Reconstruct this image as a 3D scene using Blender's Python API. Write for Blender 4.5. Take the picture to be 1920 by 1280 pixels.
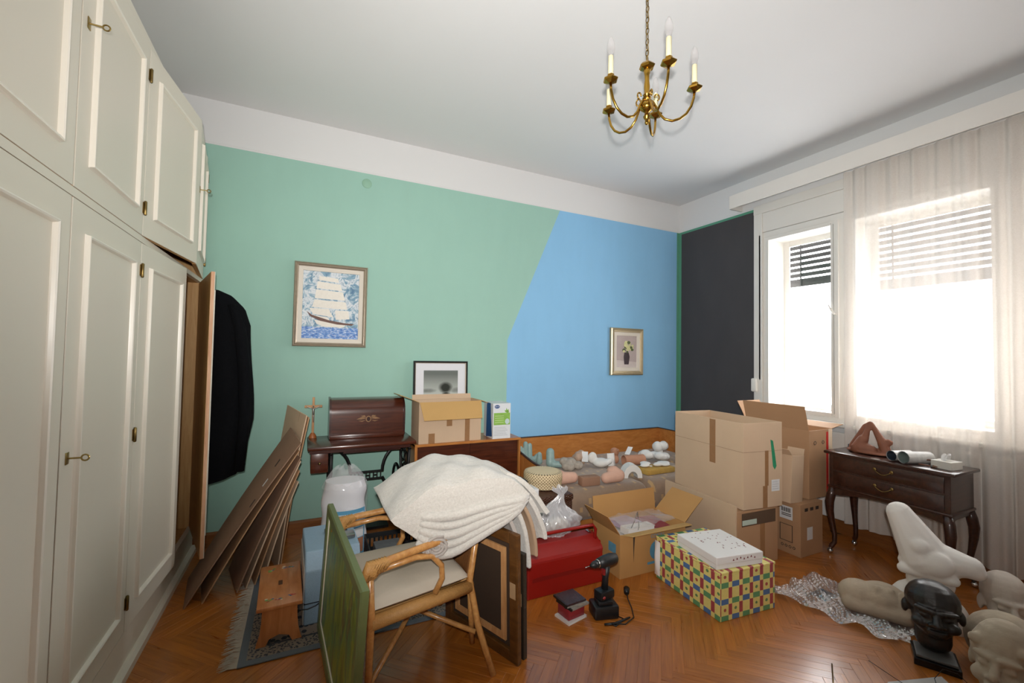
import bpy, bmesh, math, random
from mathutils import Vector, Matrix, Euler
random.seed(7)
for o in list(bpy.data.objects): bpy.data.objects.remove(o)
S = bpy.context.scene
COL = S.collection
# ------------------------------------------------------------------ camera
CAM = Vector((0, 0, 1.5)); YAW, PITCH, ROLL = .45, .0329, .0179
fw = Vector((math.sin(YAW)*math.cos(PITCH), math.cos(YAW)*math.cos(PITCH), math.sin(PITCH)))
rt = Vector((math.cos(YAW), -math.sin(YAW), 0)); up = rt.cross(fw)
r2 = rt*math.cos(ROLL)+up*math.sin(ROLL); u2 = up*math.cos(ROLL)-rt*math.sin(ROLL)
cd = bpy.data.cameras.new('camera'); cam = bpy.data.objects.new('camera', cd); COL.objects.link(cam)
cam.matrix_world = Matrix(((r2.x, u2.x, -fw.x, CAM.x), (r2.y, u2.y, -fw.y, CAM.y), (r2.z, u2.z, -fw.z, CAM.z), (0, 0, 0, 1)))
cd.sensor_fit = 'HORIZONTAL'; cd.sensor_width = 36; cd.lens = 806.8/1920*36; cd.clip_start = .02
S.camera = cam
# ------------------------------------------------------------------ daylight, flash, exposure
w = bpy.data.worlds.new('overcast_sky'); S.world = w; w.use_nodes = True
bg = w.node_tree.nodes['Background']; bg.inputs['Color'].default_value = (.97, .985, 1, 1); bg.inputs['Strength'].default_value = 6.0
# the camera's own flash just above the lens, angled up a little
fl = bpy.data.lights.new('camera_flash', 'SPOT'); fl.energy = 195; fl.spot_size = math.radians(120); fl.spot_blend = 1.0
fl.shadow_soft_size = .025; fl.color = (1, .975, .945)
flo = bpy.data.objects.new('camera_flash', fl); COL.objects.link(flo)
flo.location = CAM+u2*.12-fw*.06
aim = (fw*1.0+u2*.26+r2*.09).normalized()
flo.rotation_euler = aim.to_track_quat('-Z', 'Y').to_euler()
def portal(y0, y1, z0, z1, x):
    l = bpy.data.lights.new('window_portal', 'AREA'); l.shape = 'RECTANGLE'; l.size = z1-z0; l.size_y = y1-y0
    l.cycles.is_portal = True
    o = bpy.data.objects.new('window_portal', l); COL.objects.link(o); o.location = (x, (y0+y1)/2, (z0+z1)/2)
    o.rotation_euler = (0, math.radians(90), 0)      # -Z axis points to -X
S.view_settings.view_transform = 'Standard'; S.view_settings.look = 'None'
S.view_settings.gamma = 1; S.view_settings.use_curve_mapping = False; S.view_settings.exposure = 1.2
S.cycles.use_denoising = True; S.cycles.max_bounces = 10; S.cycles.diffuse_bounces = 6; S.cycles.transparent_max_bounces = 24
S.cycles.sample_clamp_indirect = 8; S.cycles.caustics_refractive = False; S.cycles.caustics_reflective = False
# ------------------------------------------------------------------ mesh helper
class MB:
    def __init__(s): s.v, s.f, s.uv = [], [], {}; s.M = Matrix()
    def add(s, vs, fs):
        b = len(s.v); s.v += [tuple(s.M @ Vector(p)) for p in vs]; s.f += [tuple(b+i for i in f) for f in fs]; return s
    def hexa(s, p):      # 4 bottom ccw, 4 top ccw
        return s.add(p, [(3, 2, 1, 0), (4, 5, 6, 7), (0, 1, 5, 4), (1, 2, 6, 5), (2, 3, 7, 6), (3, 0, 4, 7)])
    def box(s, x0, x1, y0, y1, z0, z1):
        return s.hexa([(x0, y0, z0), (x1, y0, z0), (x1, y1, z0), (x0, y1, z0), (x0, y0, z1), (x1, y0, z1), (x1, y1, z1), (x0, y1, z1)])
    def cbox(s, x0, x1, y0, y1, z0, z1, c):       # box with chamfered edges
        bm = bmesh.new(); vs = [bm.verts.new(p) for p in [(x0, y0, z0), (x1, y0, z0), (x1, y1, z0), (x0, y1, z0), (x0, y0, z1), (x1, y0, z1), (x1, y1, z1), (x0, y1, z1)]]
        for f in [(3, 2, 1, 0), (4, 5, 6, 7), (0, 1, 5, 4), (1, 2, 6, 5), (2, 3, 7, 6), (3, 0, 4, 7)]: bm.faces.new([vs[i] for i in f])
        bmesh.ops.bevel(bm, geom=bm.edges[:], offset=c, segments=2, affect='EDGES', profile=.5)
        bm.verts.index_update(); s.add([v.co[:] for v in bm.verts], [[v.index for v in f.verts] for f in bm.faces]); bm.free(); return s
    def rbox(s, x0, x1, y0, y1, z0, z1, r, seg=4):
        bm = bmesh.new(); vs = [bm.verts.new(p) for p in [(x0, y0, z0), (x1, y0, z0), (x1, y1, z0), (x0, y1, z0), (x0, y0, z1), (x1, y0, z1), (x1, y1, z1), (x0, y1, z1)]]
        for f in [(3, 2, 1, 0), (4, 5, 6, 7), (0, 1, 5, 4), (1, 2, 6, 5), (2, 3, 7, 6), (3, 0, 4, 7)]: bm.faces.new([vs[i] for i in f])
        bmesh.ops.bevel(bm, geom=bm.edges[:]+bm.verts[:], offset=r, segments=seg, affect='EDGES', profile=.5, clamp_overlap=True)
        bm.verts.index_update(); s.add([v.co[:] for v in bm.verts], [[v.index for v in f.verts] for f in bm.faces]); bm.free(); return s
    def prism(s, poly, a, b, ax='z'):             # poly in the other two axes
        n = len(poly)
        def P(p, t): return {'z': (p[0], p[1], t), 'y': (p[0], t, p[1]), 'x': (t, p[0], p[1])}[ax]
        vs = [P(p, a) for p in poly]+[P(p, b) for p in poly]
        fs = [tuple(range(n))[::-1], tuple(range(n, 2*n))]+[(i, (i+1) % n, n+(i+1) % n, n+i) for i in range(n)]
        return s.add(vs, fs)
    def tube(s, pts, r, n=8, cap=True, closed=False, flat=1.0):
        pts = [Vector(p) for p in pts]; m = len(pts); rr = r if isinstance(r, (list, tuple)) else [r]*m
        vs, fs = [], []; t0 = None
        for i, p in enumerate(pts):
            if closed: t = pts[(i+1) % m]-pts[i-1]
            else: t = pts[min(i+1, m-1)]-pts[max(i-1, 0)]
            t.normalize()
            if t0 is None:
                a = Vector((0, 0, 1)) if abs(t.z) < .9 else Vector((1, 0, 0)); nrm = (a-t*a.dot(t)).normalized()
            else: nrm = (nrm-t*nrm.dot(t)).normalized()
            t0 = t; bn = t.cross(nrm)
            for k in range(n):
                a = 2*math.pi*k/n; vs.append(tuple(p+nrm*(math.cos(a)*rr[i])*flat+bn*(math.sin(a)*rr[i])))
        for i in range(m if closed else m-1):
            for k in range(n):
                j = (i+1) % m; fs.append((i*n+k, i*n+(k+1) % n, j*n+(k+1) % n, j*n+k))
        if cap and not closed: fs += [tuple(range(n))[::-1], tuple(range((m-1)*n, m*n))]
        return s.add(vs, fs)
    def lathe(s, prof, n=24, c=(0, 0, 0), cap=True):
        vs, fs = [], []; m = len(prof)
        for r, z in prof:
            for k in range(n):
                a = 2*math.pi*k/n; vs.append((c[0]+max(r, 1e-4)*math.cos(a), c[1]+max(r, 1e-4)*math.sin(a), c[2]+z))
        for i in range(m-1):
            for k in range(n): fs.append((i*n+k, i*n+(k+1) % n, (i+1)*n+(k+1) % n, (i+1)*n+k))
        if cap: fs += [tuple(range(n))[::-1], tuple(range((m-1)*n, m*n))]
        return s.add(vs, fs)
    def grid(s, fn, nu, nv, wrapu=False):
        vs = [tuple(fn(i/(nu if wrapu else nu-1), j/(nv-1))) for j in range(nv) for i in range(nu)]
        fs = [(j*nu+i, j*nu+(i+1) % nu, (j+1)*nu+(i+1) % nu, (j+1)*nu+i) for j in range(nv-1) for i in range(nu if wrapu else nu-1)]
        return s.add(vs, fs)
    def ell(s, c, r, n=16, m=10, rot=None):
        R = Euler(rot).to_matrix() if rot else Matrix.Identity(3); vs, fs = [], []
        for j in range(m+1):
            t = math.pi*j/m
            for i in range(n):
                a = 2*math.pi*i/n
                vs.append(tuple(Vector(c)+R @ Vector((r[0]*math.sin(t)*math.cos(a), r[1]*math.sin(t)*math.sin(a), -r[2]*math.cos(t)))))
        for j in range(m):
            for i in range(n): fs.append((j*n+i, j*n+(i+1) % n, (j+1)*n+(i+1) % n, (j+1)*n+i))
        return s.add(vs, fs)
    def cap_(s, a, b, ra, rb, n=14):              # tapered capsule, a closed piece
        a, b = Vector(a), Vector(b); d = (b-a); L = d.length or 1e-5; d /= L; pts, rr = [], []
        for k in range(5): t = math.pi/2*(1-k/4); pts.append(a-d*ra*math.sin(t)); rr.append(max(ra*math.cos(t), 1e-4))
        for k in range(1, 5): t = math.pi/2*k/4; pts.append(b+d*rb*math.sin(t)); rr.append(max(rb*math.cos(t), 1e-4))
        pts.insert(5, b.copy()); rr.insert(5, rb)
        return s.tube(pts, rr, n)
    def build(s, name, mat, parent=None, smooth=False, bevel=0, auto=None):
        me = bpy.data.meshes.new(name); me.from_pydata(s.v, [], s.f); me.validate(); me.update()
        if smooth:
            me.polygons.foreach_set('use_smooth', [True]*len(me.polygons))
            if auto: me.set_sharp_from_angle(angle=math.radians(auto))
        o = bpy.data.objects.new(name, me); COL.objects.link(o)
        if mat: me.materials.append(mat)
        if parent: o.parent = parent
        if bevel:
            b = o.modifiers.new('bevel', 'BEVEL'); b.width = bevel; b.segments = 2; b.limit_method = 'ANGLE'
        return o
def blob(name, mb, mat, voxel=.008, it=4, parent=None, decimate=None, disp=0, dscale=.05):
    """closed overlapping pieces fused into one continuous smooth surface"""
    o = mb.build(name, None)
    r = o.modifiers.new('r', 'REMESH'); r.mode = 'VOXEL'; r.voxel_size = voxel
    sm = o.modifiers.new('s', 'SMOOTH'); sm.factor = .5; sm.iterations = it
    dg = bpy.context.evaluated_depsgraph_get(); me = bpy.data.meshes.new_from_object(o.evaluated_get(dg))
    old = o.data; o.modifiers.clear(); o.data = me; me.name = name; bpy.data.meshes.remove(old)
    me.polygons.foreach_set('use_smooth', [True]*len(me.polygons))
    me.materials.clear(); me.materials.append(mat)
    if parent: o.parent = parent
    return o
def thing(name, label, cat, loc=(0, 0, 0), rz=0, group=None):
    o = bpy.data.objects.new(name, None); COL.objects.link(o); o.location = loc; o.rotation_euler = (0, 0, rz); o.empty_display_size = .05
    return tag(o, label, cat, group)
def tag(o, label, cat, group=None):
    o['label'] = label; o['category'] = cat
    if group: o['group'] = group
    return o
def struct(o, label=None):
    o['kind'] = 'structure'
    if label: o['label'] = label
    return o
def copy_tree(o, parent=None):
    c = o.copy(); COL.objects.link(c)
    if parent: c.parent = parent
    for ch in [x for x in bpy.data.objects if x.parent == o]: copy_tree(ch, c)
    return c
def share(o, name=None, parent=None, loc=None, rot=None, scale=None):   # one more object with the same mesh
    c = o.copy(); COL.objects.link(c)
    if parent is not None: c.parent = parent
    if loc is not None: c.location = loc
    if rot is not None: c.rotation_euler = rot
    if scale is not None: c.scale = scale
    return c
def sm(t): t = max(0, min(1, t)); return t*t*(3-2*t)
def lerp(a, b, t): return a+(b-a)*t
def arc(c, r, a0, a1, n, ax='xz'):
    out = []
    for i in range(n+1):
        a = math.radians(lerp(a0, a1, i/n)); p = (c[0]+r*math.cos(a), c[1]+r*math.sin(a)); out.append(p)
    return out
# ------------------------------------------------------------------ materials
def lin(c): return tuple((x/12.92 if x <= .04045 else ((x+.055)/1.055)**2.4) for x in c)
def h(s): return lin(tuple(int(s[i:i+2], 16)/255 for i in (0, 2, 4)))
class NT:
    def __init__(s, name):
        s.m = bpy.data.materials.new(name); s.m.use_nodes = True; s.t = s.m.node_tree
        s.b = s.t.nodes['Principled BSDF']; s.out = s.t.nodes['Material Output']
    def n(s, typ, **kw):
        x = s.t.nodes.new(typ)
        for k, v in kw.items(): setattr(x, k, v)
        return x
    def l(s, a, b): s.t.links.new(a, b)
    def val(s, sock, v):
        if isinstance(v, (int, float)): sock.default_value = v
        elif isinstance(v, tuple): sock.default_value = (*v, 1) if len(v) == 3 and sock.type == 'RGBA' else v
        else: s.l(v, sock)
    def math(s, op, a, b=0, c=0):
        x = s.n('ShaderNodeMath', operation=op); s.val(x.inputs[0], a); s.val(x.inputs[1], b); s.val(x.inputs[2], c); return x.outputs[0]
    def mix(s, f, a, b, mode='MIX'):
        x = s.n('ShaderNodeMix', data_type='RGBA', blend_type=mode); s.val(x.inputs[0], f); s.val(x.inputs[6], a); s.val(x.inputs[7], b); return x.outputs[2]
    def coord(s, kind='Object', scale=(1, 1, 1), rot=(0, 0, 0), loc=(0, 0, 0)):
        c = s.n('ShaderNodeTexCoord'); m = s.n('ShaderNodeMapping'); s.l(c.outputs[kind], m.inputs[0])
        m.inputs['Scale'].default_value = scale; m.inputs['Rotation'].default_value = rot; m.inputs['Location'].default_value = loc; return m.outputs[0]
    def sep(s, v): x = s.n('ShaderNodeSeparateXYZ'); s.l(v, x.inputs[0]); return x.outputs
    def noise(s, v, scale=5, detail=3, rough=.5, out='Fac', dist=0):
        x = s.n('ShaderNodeTexNoise'); s.l(v, x.inputs['Vector']); x.inputs['Scale'].default_value = scale; x.inputs['Detail'].default_value = detail
        x.inputs['Roughness'].default_value = rough; x.inputs['Distortion'].default_value = dist; return x.outputs[out]
    def voro(s, v, scale=5, out='Distance', feature='F1'):
        x = s.n('ShaderNodeTexVoronoi', feature=feature); s.l(v, x.inputs['Vector']); x.inputs['Scale'].default_value = scale; return x.outputs[out]
    def ramp(s, f, stops):
        x = s.n('ShaderNodeValToRGB'); s.l(f, x.inputs[0]); e = x.color_ramp.elements
        while len(e) < len(stops): e.new(.5)
        for k, (p, c) in zip(e, stops): k.position = p; k.color = (*c, 1) if len(c) == 3 else c
        return x.outputs[0]
    def bump(s, f, strength=.3, dist=.01):
        x = s.n('ShaderNodeBump'); s.l(f, x.inputs['Height']); x.inputs['Strength'].default_value = strength; x.inputs['Distance'].default_value = dist
        s.l(x.outputs[0], s.b.inputs['Normal'])
    def set(s, col=None, rough=None, metal=None, **kw):
        if col is not None: s.val(s.b.inputs['Base Color'], col)
        if rough is not None: s.val(s.b.inputs['Roughness'], rough)
        if metal is not None: s.val(s.b.inputs['Metallic'], metal)
        for k, v in kw.items(): s.val(s.b.inputs[k.replace('_', ' ')], v)
        return s.m
def mul(c, k): return tuple(min(1, x*k) for x in c)
def plain(name, c, rough=.6, metal=0, var=.08, vs=6, bump=0, bs=60, spec=.5, st=(1, 1, 1), coat=0):
    t = NT(name); v = t.coord('Object', st); f = t.noise(v, vs, 4)
    t.set(t.mix(f, mul(c, 1-var), mul(c, 1+var)), rough, metal); t.b.inputs['Specular IOR Level'].default_value = spec
    t.b.inputs['Coat Weight'].default_value = coat
    if bump: t.bump(t.noise(v, bs, 3), bump, .004)
    return t.m
def wood(name, c1, c2, rough=.4, st=(1.2, 14, 14), vs=3, coat=0, rnd=0, bump=.05):
    t = NT(name); v = t.coord('Object', st)
    f = t.noise(v, vs, 5, .6, dist=.6); c = t.ramp(f, [(.3, c1), (.7, c2)])
    if rnd:
        oi = t.n('ShaderNodeObjectInfo'); k = t.math('MULTIPLY_ADD', oi.outputs['Random'], rnd*2, 1-rnd)
        vm = t.n('ShaderNodeVectorMath', operation='SCALE'); t.l(c, vm.inputs[0]); t.l(k, vm.inputs['Scale']); c = vm.outputs[0]
    t.set(c, rough); t.b.inputs['Coat Weight'].default_value = coat; t.b.inputs['Coat Roughness'].default_value = .15
    if bump: t.bump(f, bump, .002)
    return t.m
WHITE = plain('white_paint', h('e6e2dc'), .55, var=.03, vs=2, bump=.03, bs=40)
CEIL = plain('ceiling_plaster', h('dddddd'), .9, var=.02, vs=1.5, bump=.04, bs=25)
CREAM = plain('cream_cabinet_paint', h('ddd6c6'), .42, var=.025, vs=1.2, bump=.02, bs=30)
CREAMTRIM = plain('cream_gloss_moulding', h('e9e3d6'), .3, var=.02)
OAK = wood('oak_interior', h('b98a50'), h('d0a66c'), .5, (14, 14, 1.2))
PLY = wood('plywood_edge', h('c08a66'), h('e0b795'), .6, (30, 30, 1.5))
BRASS = plain('brass', h('b08a3a'), .22, 1, .1, 20)
OLDBRASS = plain('aged_brass', h('8a7448'), .35, 1, .2, 30)
CHROME = plain('chrome', h('c8c8c8'), .15, 1, .03)
STEEL = plain('dull_metal', h('9a9a98'), .35, 1, .06)
BLACK = plain('black_plastic', h('17181a'), .4, 0, .1, 20)
IRON = plain('black_cast_iron', h('141312'), .45, .3, .1, 20)
PAPER = plain('white_paper', h('e4e2e0'), .7, var=.03)
def cardboard(name, c, axis=0):
    t = NT(name); v = t.coord('Object'); x = t.sep(v); f = t.noise(v, 3, 4, .6)
    c0 = t.mix(f, mul(c, .88), mul(c, 1.08))
    wv = t.math('SINE', t.math('MULTIPLY', x[axis], 900)); k = t.math('MULTIPLY_ADD', wv, .03, 1.0)
    vm = t.n('ShaderNodeVectorMath', operation='SCALE'); t.l(c0, vm.inputs[0]); t.l(k, vm.inputs['Scale'])
    t.set(vm.outputs[0], .75); t.b.inputs['Specular IOR Level'].default_value = .25; t.bump(wv, .06, .001); return t.m
CARD = cardboard('tan_cardboard', h('cbb094')); CARDY = cardboard('tan_cardboard_cross', h('cbb094'), 1)
CARDIN = cardboard('inner_cardboard', h('c09a62')); CARDB = cardboard('brown_cardboard', h('b08a68')); CARDG = cardboard('greyed_cardboard', h('937560'), 2)
TAPE = plain('brown_packing_tape', h('9a7350'), .25, 0, .1, 30); PRINT = plain('black_print', h('3a302a'), .7); BLUEP = plain('blue_print', h('5a8fa8'), .7, var=.25, vs=30)
LABELW = plain('white_sticker', h('dcdcdc'), .5)
# ------------------------------------------------------------------ room shell
XL, XR, YF, YB, ZC, ZG = -1.31, 4.2856, -1.6, 4.0, 3.4555, 3.105
def paint_back():
    t = NT('painted_wall'); x = t.sep(t.coord('Object')); v = t.coord('Object')
    n = t.noise(v, 1.3, 4, .55); n2 = t.noise(t.coord('Object', (1, 1, .25)), 9, 3)
    k = t.math('MULTIPLY_ADD', t.math('ADD', t.math('MULTIPLY', n, .6), t.math('MULTIPLY', n2, .4)), .16, .92)
    lim = t.math('MAXIMUM', 1.88, t.math('MULTIPLY_ADD', t.math('SUBTRACT', x[2], 1.64), .4225, 1.871))
    blue = t.math('MULTIPLY', t.math('GREATER_THAN', x[0], lim), t.math('LESS_THAN', x[0], 4.245))
    c = t.mix(blue, h('9cc4b6'), h('8cc0e6'))
    vm = t.n('ShaderNodeVectorMath', operation='SCALE'); t.l(c, vm.inputs[0]); t.l(k, vm.inputs['Scale'])
    edge = t.math('GREATER_THAN', x[0], 4.245)
    c = t.mix(edge, vm.outputs[0], h('5f9c82'))
    white = t.math('GREATER_THAN', x[2], ZG); c = t.mix(white, c, h('dddddd'))
    t.set(c, .8); t.b.inputs['Specular IOR Level'].default_value = .25; t.bump(t.noise(v, 45, 2), .05, .003); return t.m
def paint_right():
    t = NT('painted_window_wall'); v = t.coord('Object'); x = t.sep(v)
    inY = t.math('GREATER_THAN', x[1], 2.9); n = t.noise(t.coord('Object', (1, 1, .4)), 4, 4)
    low = t.math('LESS_THAN', x[2], ZG)
    dark = t.math('MULTIPLY', t.math('LESS_THAN', x[2], 3.078), t.math('LESS_THAN', x[1], 3.962))
    c = t.mix(dark, h('5c9a80'), t.mix(n, h('444346'), h('504e4f')))
    c = t.mix(t.math('MULTIPLY', inY, low), h('dddddd'), c)
    t.set(c, .8); t.b.inputs['Specular IOR Level'].default_value = .25; t.bump(t.noise(v, 45, 2), .05, .003); return t.m
struct(MB().box(XL-.2, XR+.4, YB, YB+.15, 0, ZC).build('wall_back', paint_back()), 'back wall painted green and blue under a white band')
wr = MB().box(XR, XR+.38, 2.9, YB, 0, ZC).box(XR, XR+.38, YF, .3, 0, ZC).box(XR, XR+.38, .3, 2.9, 0, .95).box(XR, XR+.38, .3, 2.9, 2.8, ZC)
struct(wr.build('wall_right', paint_right()), 'window wall with a charcoal panel edged in green')
struct(MB().box(XL-.15, XL, YF, YB, 0, ZC).build('wall_left', CEIL)); struct(MB().box(XL-.2, XR+.4, YF-.15, YF, 0, ZC).build('wall_front', CEIL))
struct(MB().box(XL-.2, XR+.4, YF-.15, YB+.15, ZC, ZC+.1).build('ceiling', CEIL), 'plain white plaster ceiling')
struct(MB().box(XL, XR, YB-.005, YB, 3.118, 3.13).box(XL, XR, YB-.0025, YB, 3.108, 3.118).box(XR-.005, XR, 2.97, YB, 3.118, 3.13).build('trim_1', CEIL))
BASEW = wood('baseboard_wood', h('7a4a22'), h('945c2c'), .45, (2, 2, 14))
struct(MB().prism([(YB, 0), (YB-.022, 0), (YB-.022, .095), (YB-.012, .11), (YB, .11)], XL, XR, 'x').build('baseboard_back', BASEW))
struct(MB().prism([(XR, 0), (XR-.022, 0), (XR-.022, .095), (XR-.012, .11), (XR, .11)], YF, YB, 'y').build('baseboard_right', BASEW))
# plug cover on the back wall
tag(MB().lathe([(0, 0), (.042, 0), (.042, .004), (.038, .007), (0, .007)], 28).build('junction_box_cover', plain('green_cover', h('8fb9a2'), .6), None, True, auto=40), 'round green cover plate high on the green wall', 'cover plate')
bpy.data.objects['junction_box_cover'].location = (.463, YB, 3.015); bpy.data.objects['junction_box_cover'].rotation_euler = (math.radians(90), 0, 0)
# ------------------------------------------------------------------ parquet floor
def parquet(rnd_kind):
    t = NT('parquet_oak_'+rnd_kind); uv = t.n('ShaderNodeUVMap'); uv.uv_map = 'UVMap'
    if rnd_kind == 'object': r = t.n('ShaderNodeObjectInfo').outputs['Random']
    else: r = t.n('ShaderNodeNewGeometry').outputs['Random Per Island']
    cx = t.n('ShaderNodeCombineXYZ'); t.l(t.math('MULTIPLY', r, 37.0), cx.inputs[0]); t.l(t.math('MULTIPLY', r, 91.0), cx.inputs[1])
    a = t.n('ShaderNodeVectorMath', operation='ADD'); t.l(uv.outputs[0], a.inputs[0]); t.l(cx.outputs[0], a.inputs[1])
    m = t.n('ShaderNodeMapping'); t.l(a.outputs[0], m.inputs[0]); m.inputs['Scale'].default_value = (4, 60, 1)
    f = t.noise(m.outputs[0], 1.0, 5, .6, dist=.4)
    c = t.ramp(f, [(.25, h('935016')), (.75, h('bb722a'))])
    r2_ = t.math('FRACT', t.math('MULTIPLY', r, 7.31)); k = t.math('MULTIPLY_ADD', r2_, .26, .86)
    vm = t.n('ShaderNodeVectorMath', operation='SCALE'); t.l(c, vm.inputs[0]); t.l(k, vm.inputs['Scale'])
    t.set(vm.outputs[0], t.math('MULTIPLY_ADD', f, .10, .24)); t.b.inputs['Coat Weight'].default_value = .7; t.b.inputs['Coat Roughness'].default_value = .2
    t.bump(f, .04, .001); return t.m
FL, FWD = .457, .0534
def board_geo(L, W):
    c = .0007; z0, z1, z2 = -.004, -.0006, 0
    o = [(0, 0), (L, 0), (L, W), (0, W)]; i = [(c, c), (L-c, c), (L-c, W-c), (c, W-c)]
    vs = [(x, y, z0) for x, y in o]+[(x, y, z1) for x, y in o]+[(x, y, z2) for x, y in i]
    fs = [(8, 9, 10, 11)]+[(4+k, 4+(k+1) % 4, 8+(k+1) % 4, 8+k) for k in range(4)]+[(k, (k+1) % 4, 4+(k+1) % 4, 4+k) for k in range(4)]
    return vs, fs
def add_uv(me, uvs):
    u = me.uv_layers.new(name='UVMap')
    for lp in me.loops: u.data[lp.index].uv = uvs[lp.vertex_index]
bv, bf = board_geo(FL-.0003, FWD-.0003)
bme = bpy.data.meshes.new('floor_board'); bme.from_pydata(bv, [], bf); add_uv(bme, [(p[0], p[1]) for p in bv]); bme.materials.append(parquet('object'))
floor = MB().box(XL-.2, XR+.4, YF-.15, YB+.15, -.12, -.0035).build('floor', plain('dark_subfloor', h('4a2c14'), .6)); struct(floor, 'glossy oak herringbone parquet floor')
q = math.sqrt(.5); U = Vector((q, -q, 0)); V = Vector((q, q, 0)); O0 = Vector((1.831, 1.52, 0))
boards = []
for i in range(-70, 75):
    for j in range(-9, 9):
        for kind in (0, 1):
            u, v = i*FWD+j*FL, i*FWD-j*FL
            if kind == 1: v += FWD
            p = O0+U*u+V*v                       # corner
            ax = U if kind == 0 else V
            if kind == 0: ang = math.atan2(U.y, U.x); org = p
            else: ang = math.atan2(V.y, V.x); org = p+U*FWD
            c = org+ax*(FL/2)
            if XL-.1 < c.x < XR+.1 and YF < c.y < YB+.1: boards.append((c, org, ang))
def inframe(c):
    d = c-CAM; z = d.dot(fw)
    if z < .3: return None
    x = d.dot(r2)/z*806.8; y = d.dot(u2)/z*806.8
    return z if abs(x) < 1000 and abs(y) < 690 else None
vis = sorted([(inframe(b[0]), k) for k, b in enumerate(boards) if inframe(b[0]) and b[0].x > -.68])
near = set(k for _, k in vis[:300])
rest = MB(); ruv = []
for k, (c, org, ang) in enumerate(boards):
    if k in near:
        o = bpy.data.objects.new('floor_board', bme); COL.objects.link(o); o.parent = floor; o.location = org; o.rotation_euler = (0, 0, ang)
    else:
        R = Matrix.Translation(org) @ Matrix.Rotation(ang, 4, 'Z'); rest.M = R; rest.add(bv, bf); ruv += [(p[0], p[1]) for p in bv]
ro = rest.build('floor_boards_far', parquet('island'), floor); add_uv(ro.data, ruv); ro['kind'] = 'stuff'
# ------------------------------------------------------------------ windows
FRM = plain('window_white_gloss', h('e2dfd9'), .35, var=.02)
SLATM = plain('shutter_slat_grey', h('3d3b3c'), .5, var=.05)
def glass():
    t = NT('window_glass'); tr = t.n('ShaderNodeBsdfTransparent'); gl = t.n('ShaderNodeBsdfGlossy'); gl.inputs['Roughness'].default_value = .02
    mx = t.n('ShaderNodeMixShader'); mx.inputs[0].default_value = .05; t.l(tr.outputs[0], mx.inputs[1]); t.l(gl.outputs[0], mx.inputs[2]); t.l(mx.outputs[0], t.out.inputs[0]); return t.m
GLASS = glass()
XO = XR+.25
def window(n, y0, y1, zs, label):
    wn = struct(bpy.data.objects.new('window_%d' % n, None), label); COL.objects.link(wn)
    z0, z1 = 1.03, 2.74
    f = MB()
    f.box(XR-.01, XO, y0-.03, y0, z0, z1).box(XR-.01, XO, y1, y1+.03, z0, z1).box(XR-.01, XO, y0-.03, y1+.03, z1, z1+.03).box(XR-.01, XO, y0-.03, y1+.03, z0-.03, z0)
    f.build('box_lining', FRM, wn)
    a = .055; g = MB()
    for (p, r) in (((y0-.04, y0+a), (z0-.04, z1+.04)), ((y1-a, y1+.04), (z0-.04, z1+.04)), ((y0+a, y1-a), (z1-a, z1+.04)), ((y0+a, y1-a), (z0-.04, z0+a))):
        g.box(XO, XO+.02, p[0], p[1], r[0], r[1])
    g.build('outer_sash', FRM, wn, bevel=.004)
    # inner rim mouldings
    m = MB()
    for (p, r) in (((y0-.012, y0+.008), (z0, z1)), ((y1-.008, y1+.012), (z0, z1)), ((y0+.008, y1-.008), (z1-.008, z1+.012)), ((y0+.008, y1-.008), (z0-.012, z0+.008))):
        m.box(XR-.022, XR-.008, p[0], p[1], r[0], r[1])
    m.build('inner_rim', FRM, wn)
    MB().box(XO-.006, XO-.002, y0+a, y1-a, z0+a, z1-a).build('pane', GLASS, wn)
    z = 2.74; proto = None; zb = zs
    while z > zb+.05:
        if proto is None:
            proto = MB().cbox(-.006, .006, y0-.03, y1+.03, -.02, .02, .004).build('shutter_slat', SLATM, wn); o = proto
        else: o = share(proto, parent=wn)
        o.location = (XO+.09, 0, z); z -= .0585
    MB().cbox(XO+.082, XO+.098, y0-.03, y1+.03, zb, z+.04, .004).build('shutter_bottom_rail', SLATM, wn)
    MB().box(XO+.078, XO+.082, y1-.13, y1-.115, zb, 2.76).build('shutter_tape', SLATM, wn)
    MB().box(XO+.07, XO+.11, y0-.05, y0-.03, z0, 2.78).box(XO+.07, XO+.11, y1+.03, y1+.05, z0, 2.78).build('shutter_guide', FRM, wn)
    portal(y0-.03, y1+.03, z0, z1, XO+.16)
    return wn
w1 = window(1, 2.225, 2.82, 2.27, 'open view window left of the curtain with half lowered grey shutter')
window(2, 1.215, 2.045, 2.14, 'window behind the sheer curtain with half lowered shutter'); window(3, .36, 1.06, 2.14, 'window behind the curtain beside the sculptures')
# handle on the right stile of window 1
hd = MB().cbox(XR-.03, XR-.018, 2.175, 2.2, 1.86, 1.96, .004); hd.tube([(XR-.03, 2.188, 1.92), (XR-.06, 2.19, 1.925), (XR-.065, 2.21, 1.96), (XR-.06, 2.235, 2.01)], [.008, .008, .008, .005], 8); hd.build('handle', FRM, w1, True, auto=40)
sw = MB().cbox(XR-.055, XR-.012, 2.925, 2.985, 1.17, 1.31, .014); sw.build('strap_winder', plain('ivory_plastic', h('eceae4'), .3), w1, True, auto=40)
MB().box(XR-.03, XR-.028, 2.893, 2.908, 1.3, 2.8).build('strap', plain('grey_strap', h('b5b2ab'), .8), w1)
cs = MB()
cs.box(XR-.03, XR+.02, 2.875, 2.965, .95, 3.12).box(XR-.03, XR+.02, .2, .3, .95, 3.12).box(XR-.035, XR+.02, .2, 2.965, 3.03, 3.12).box(XR-.02, XR+.02, .3, 2.875, 2.83, 3.03).box(XR-.012, XR+.02, .3, 2.875, 2.77, 2.826)
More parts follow.
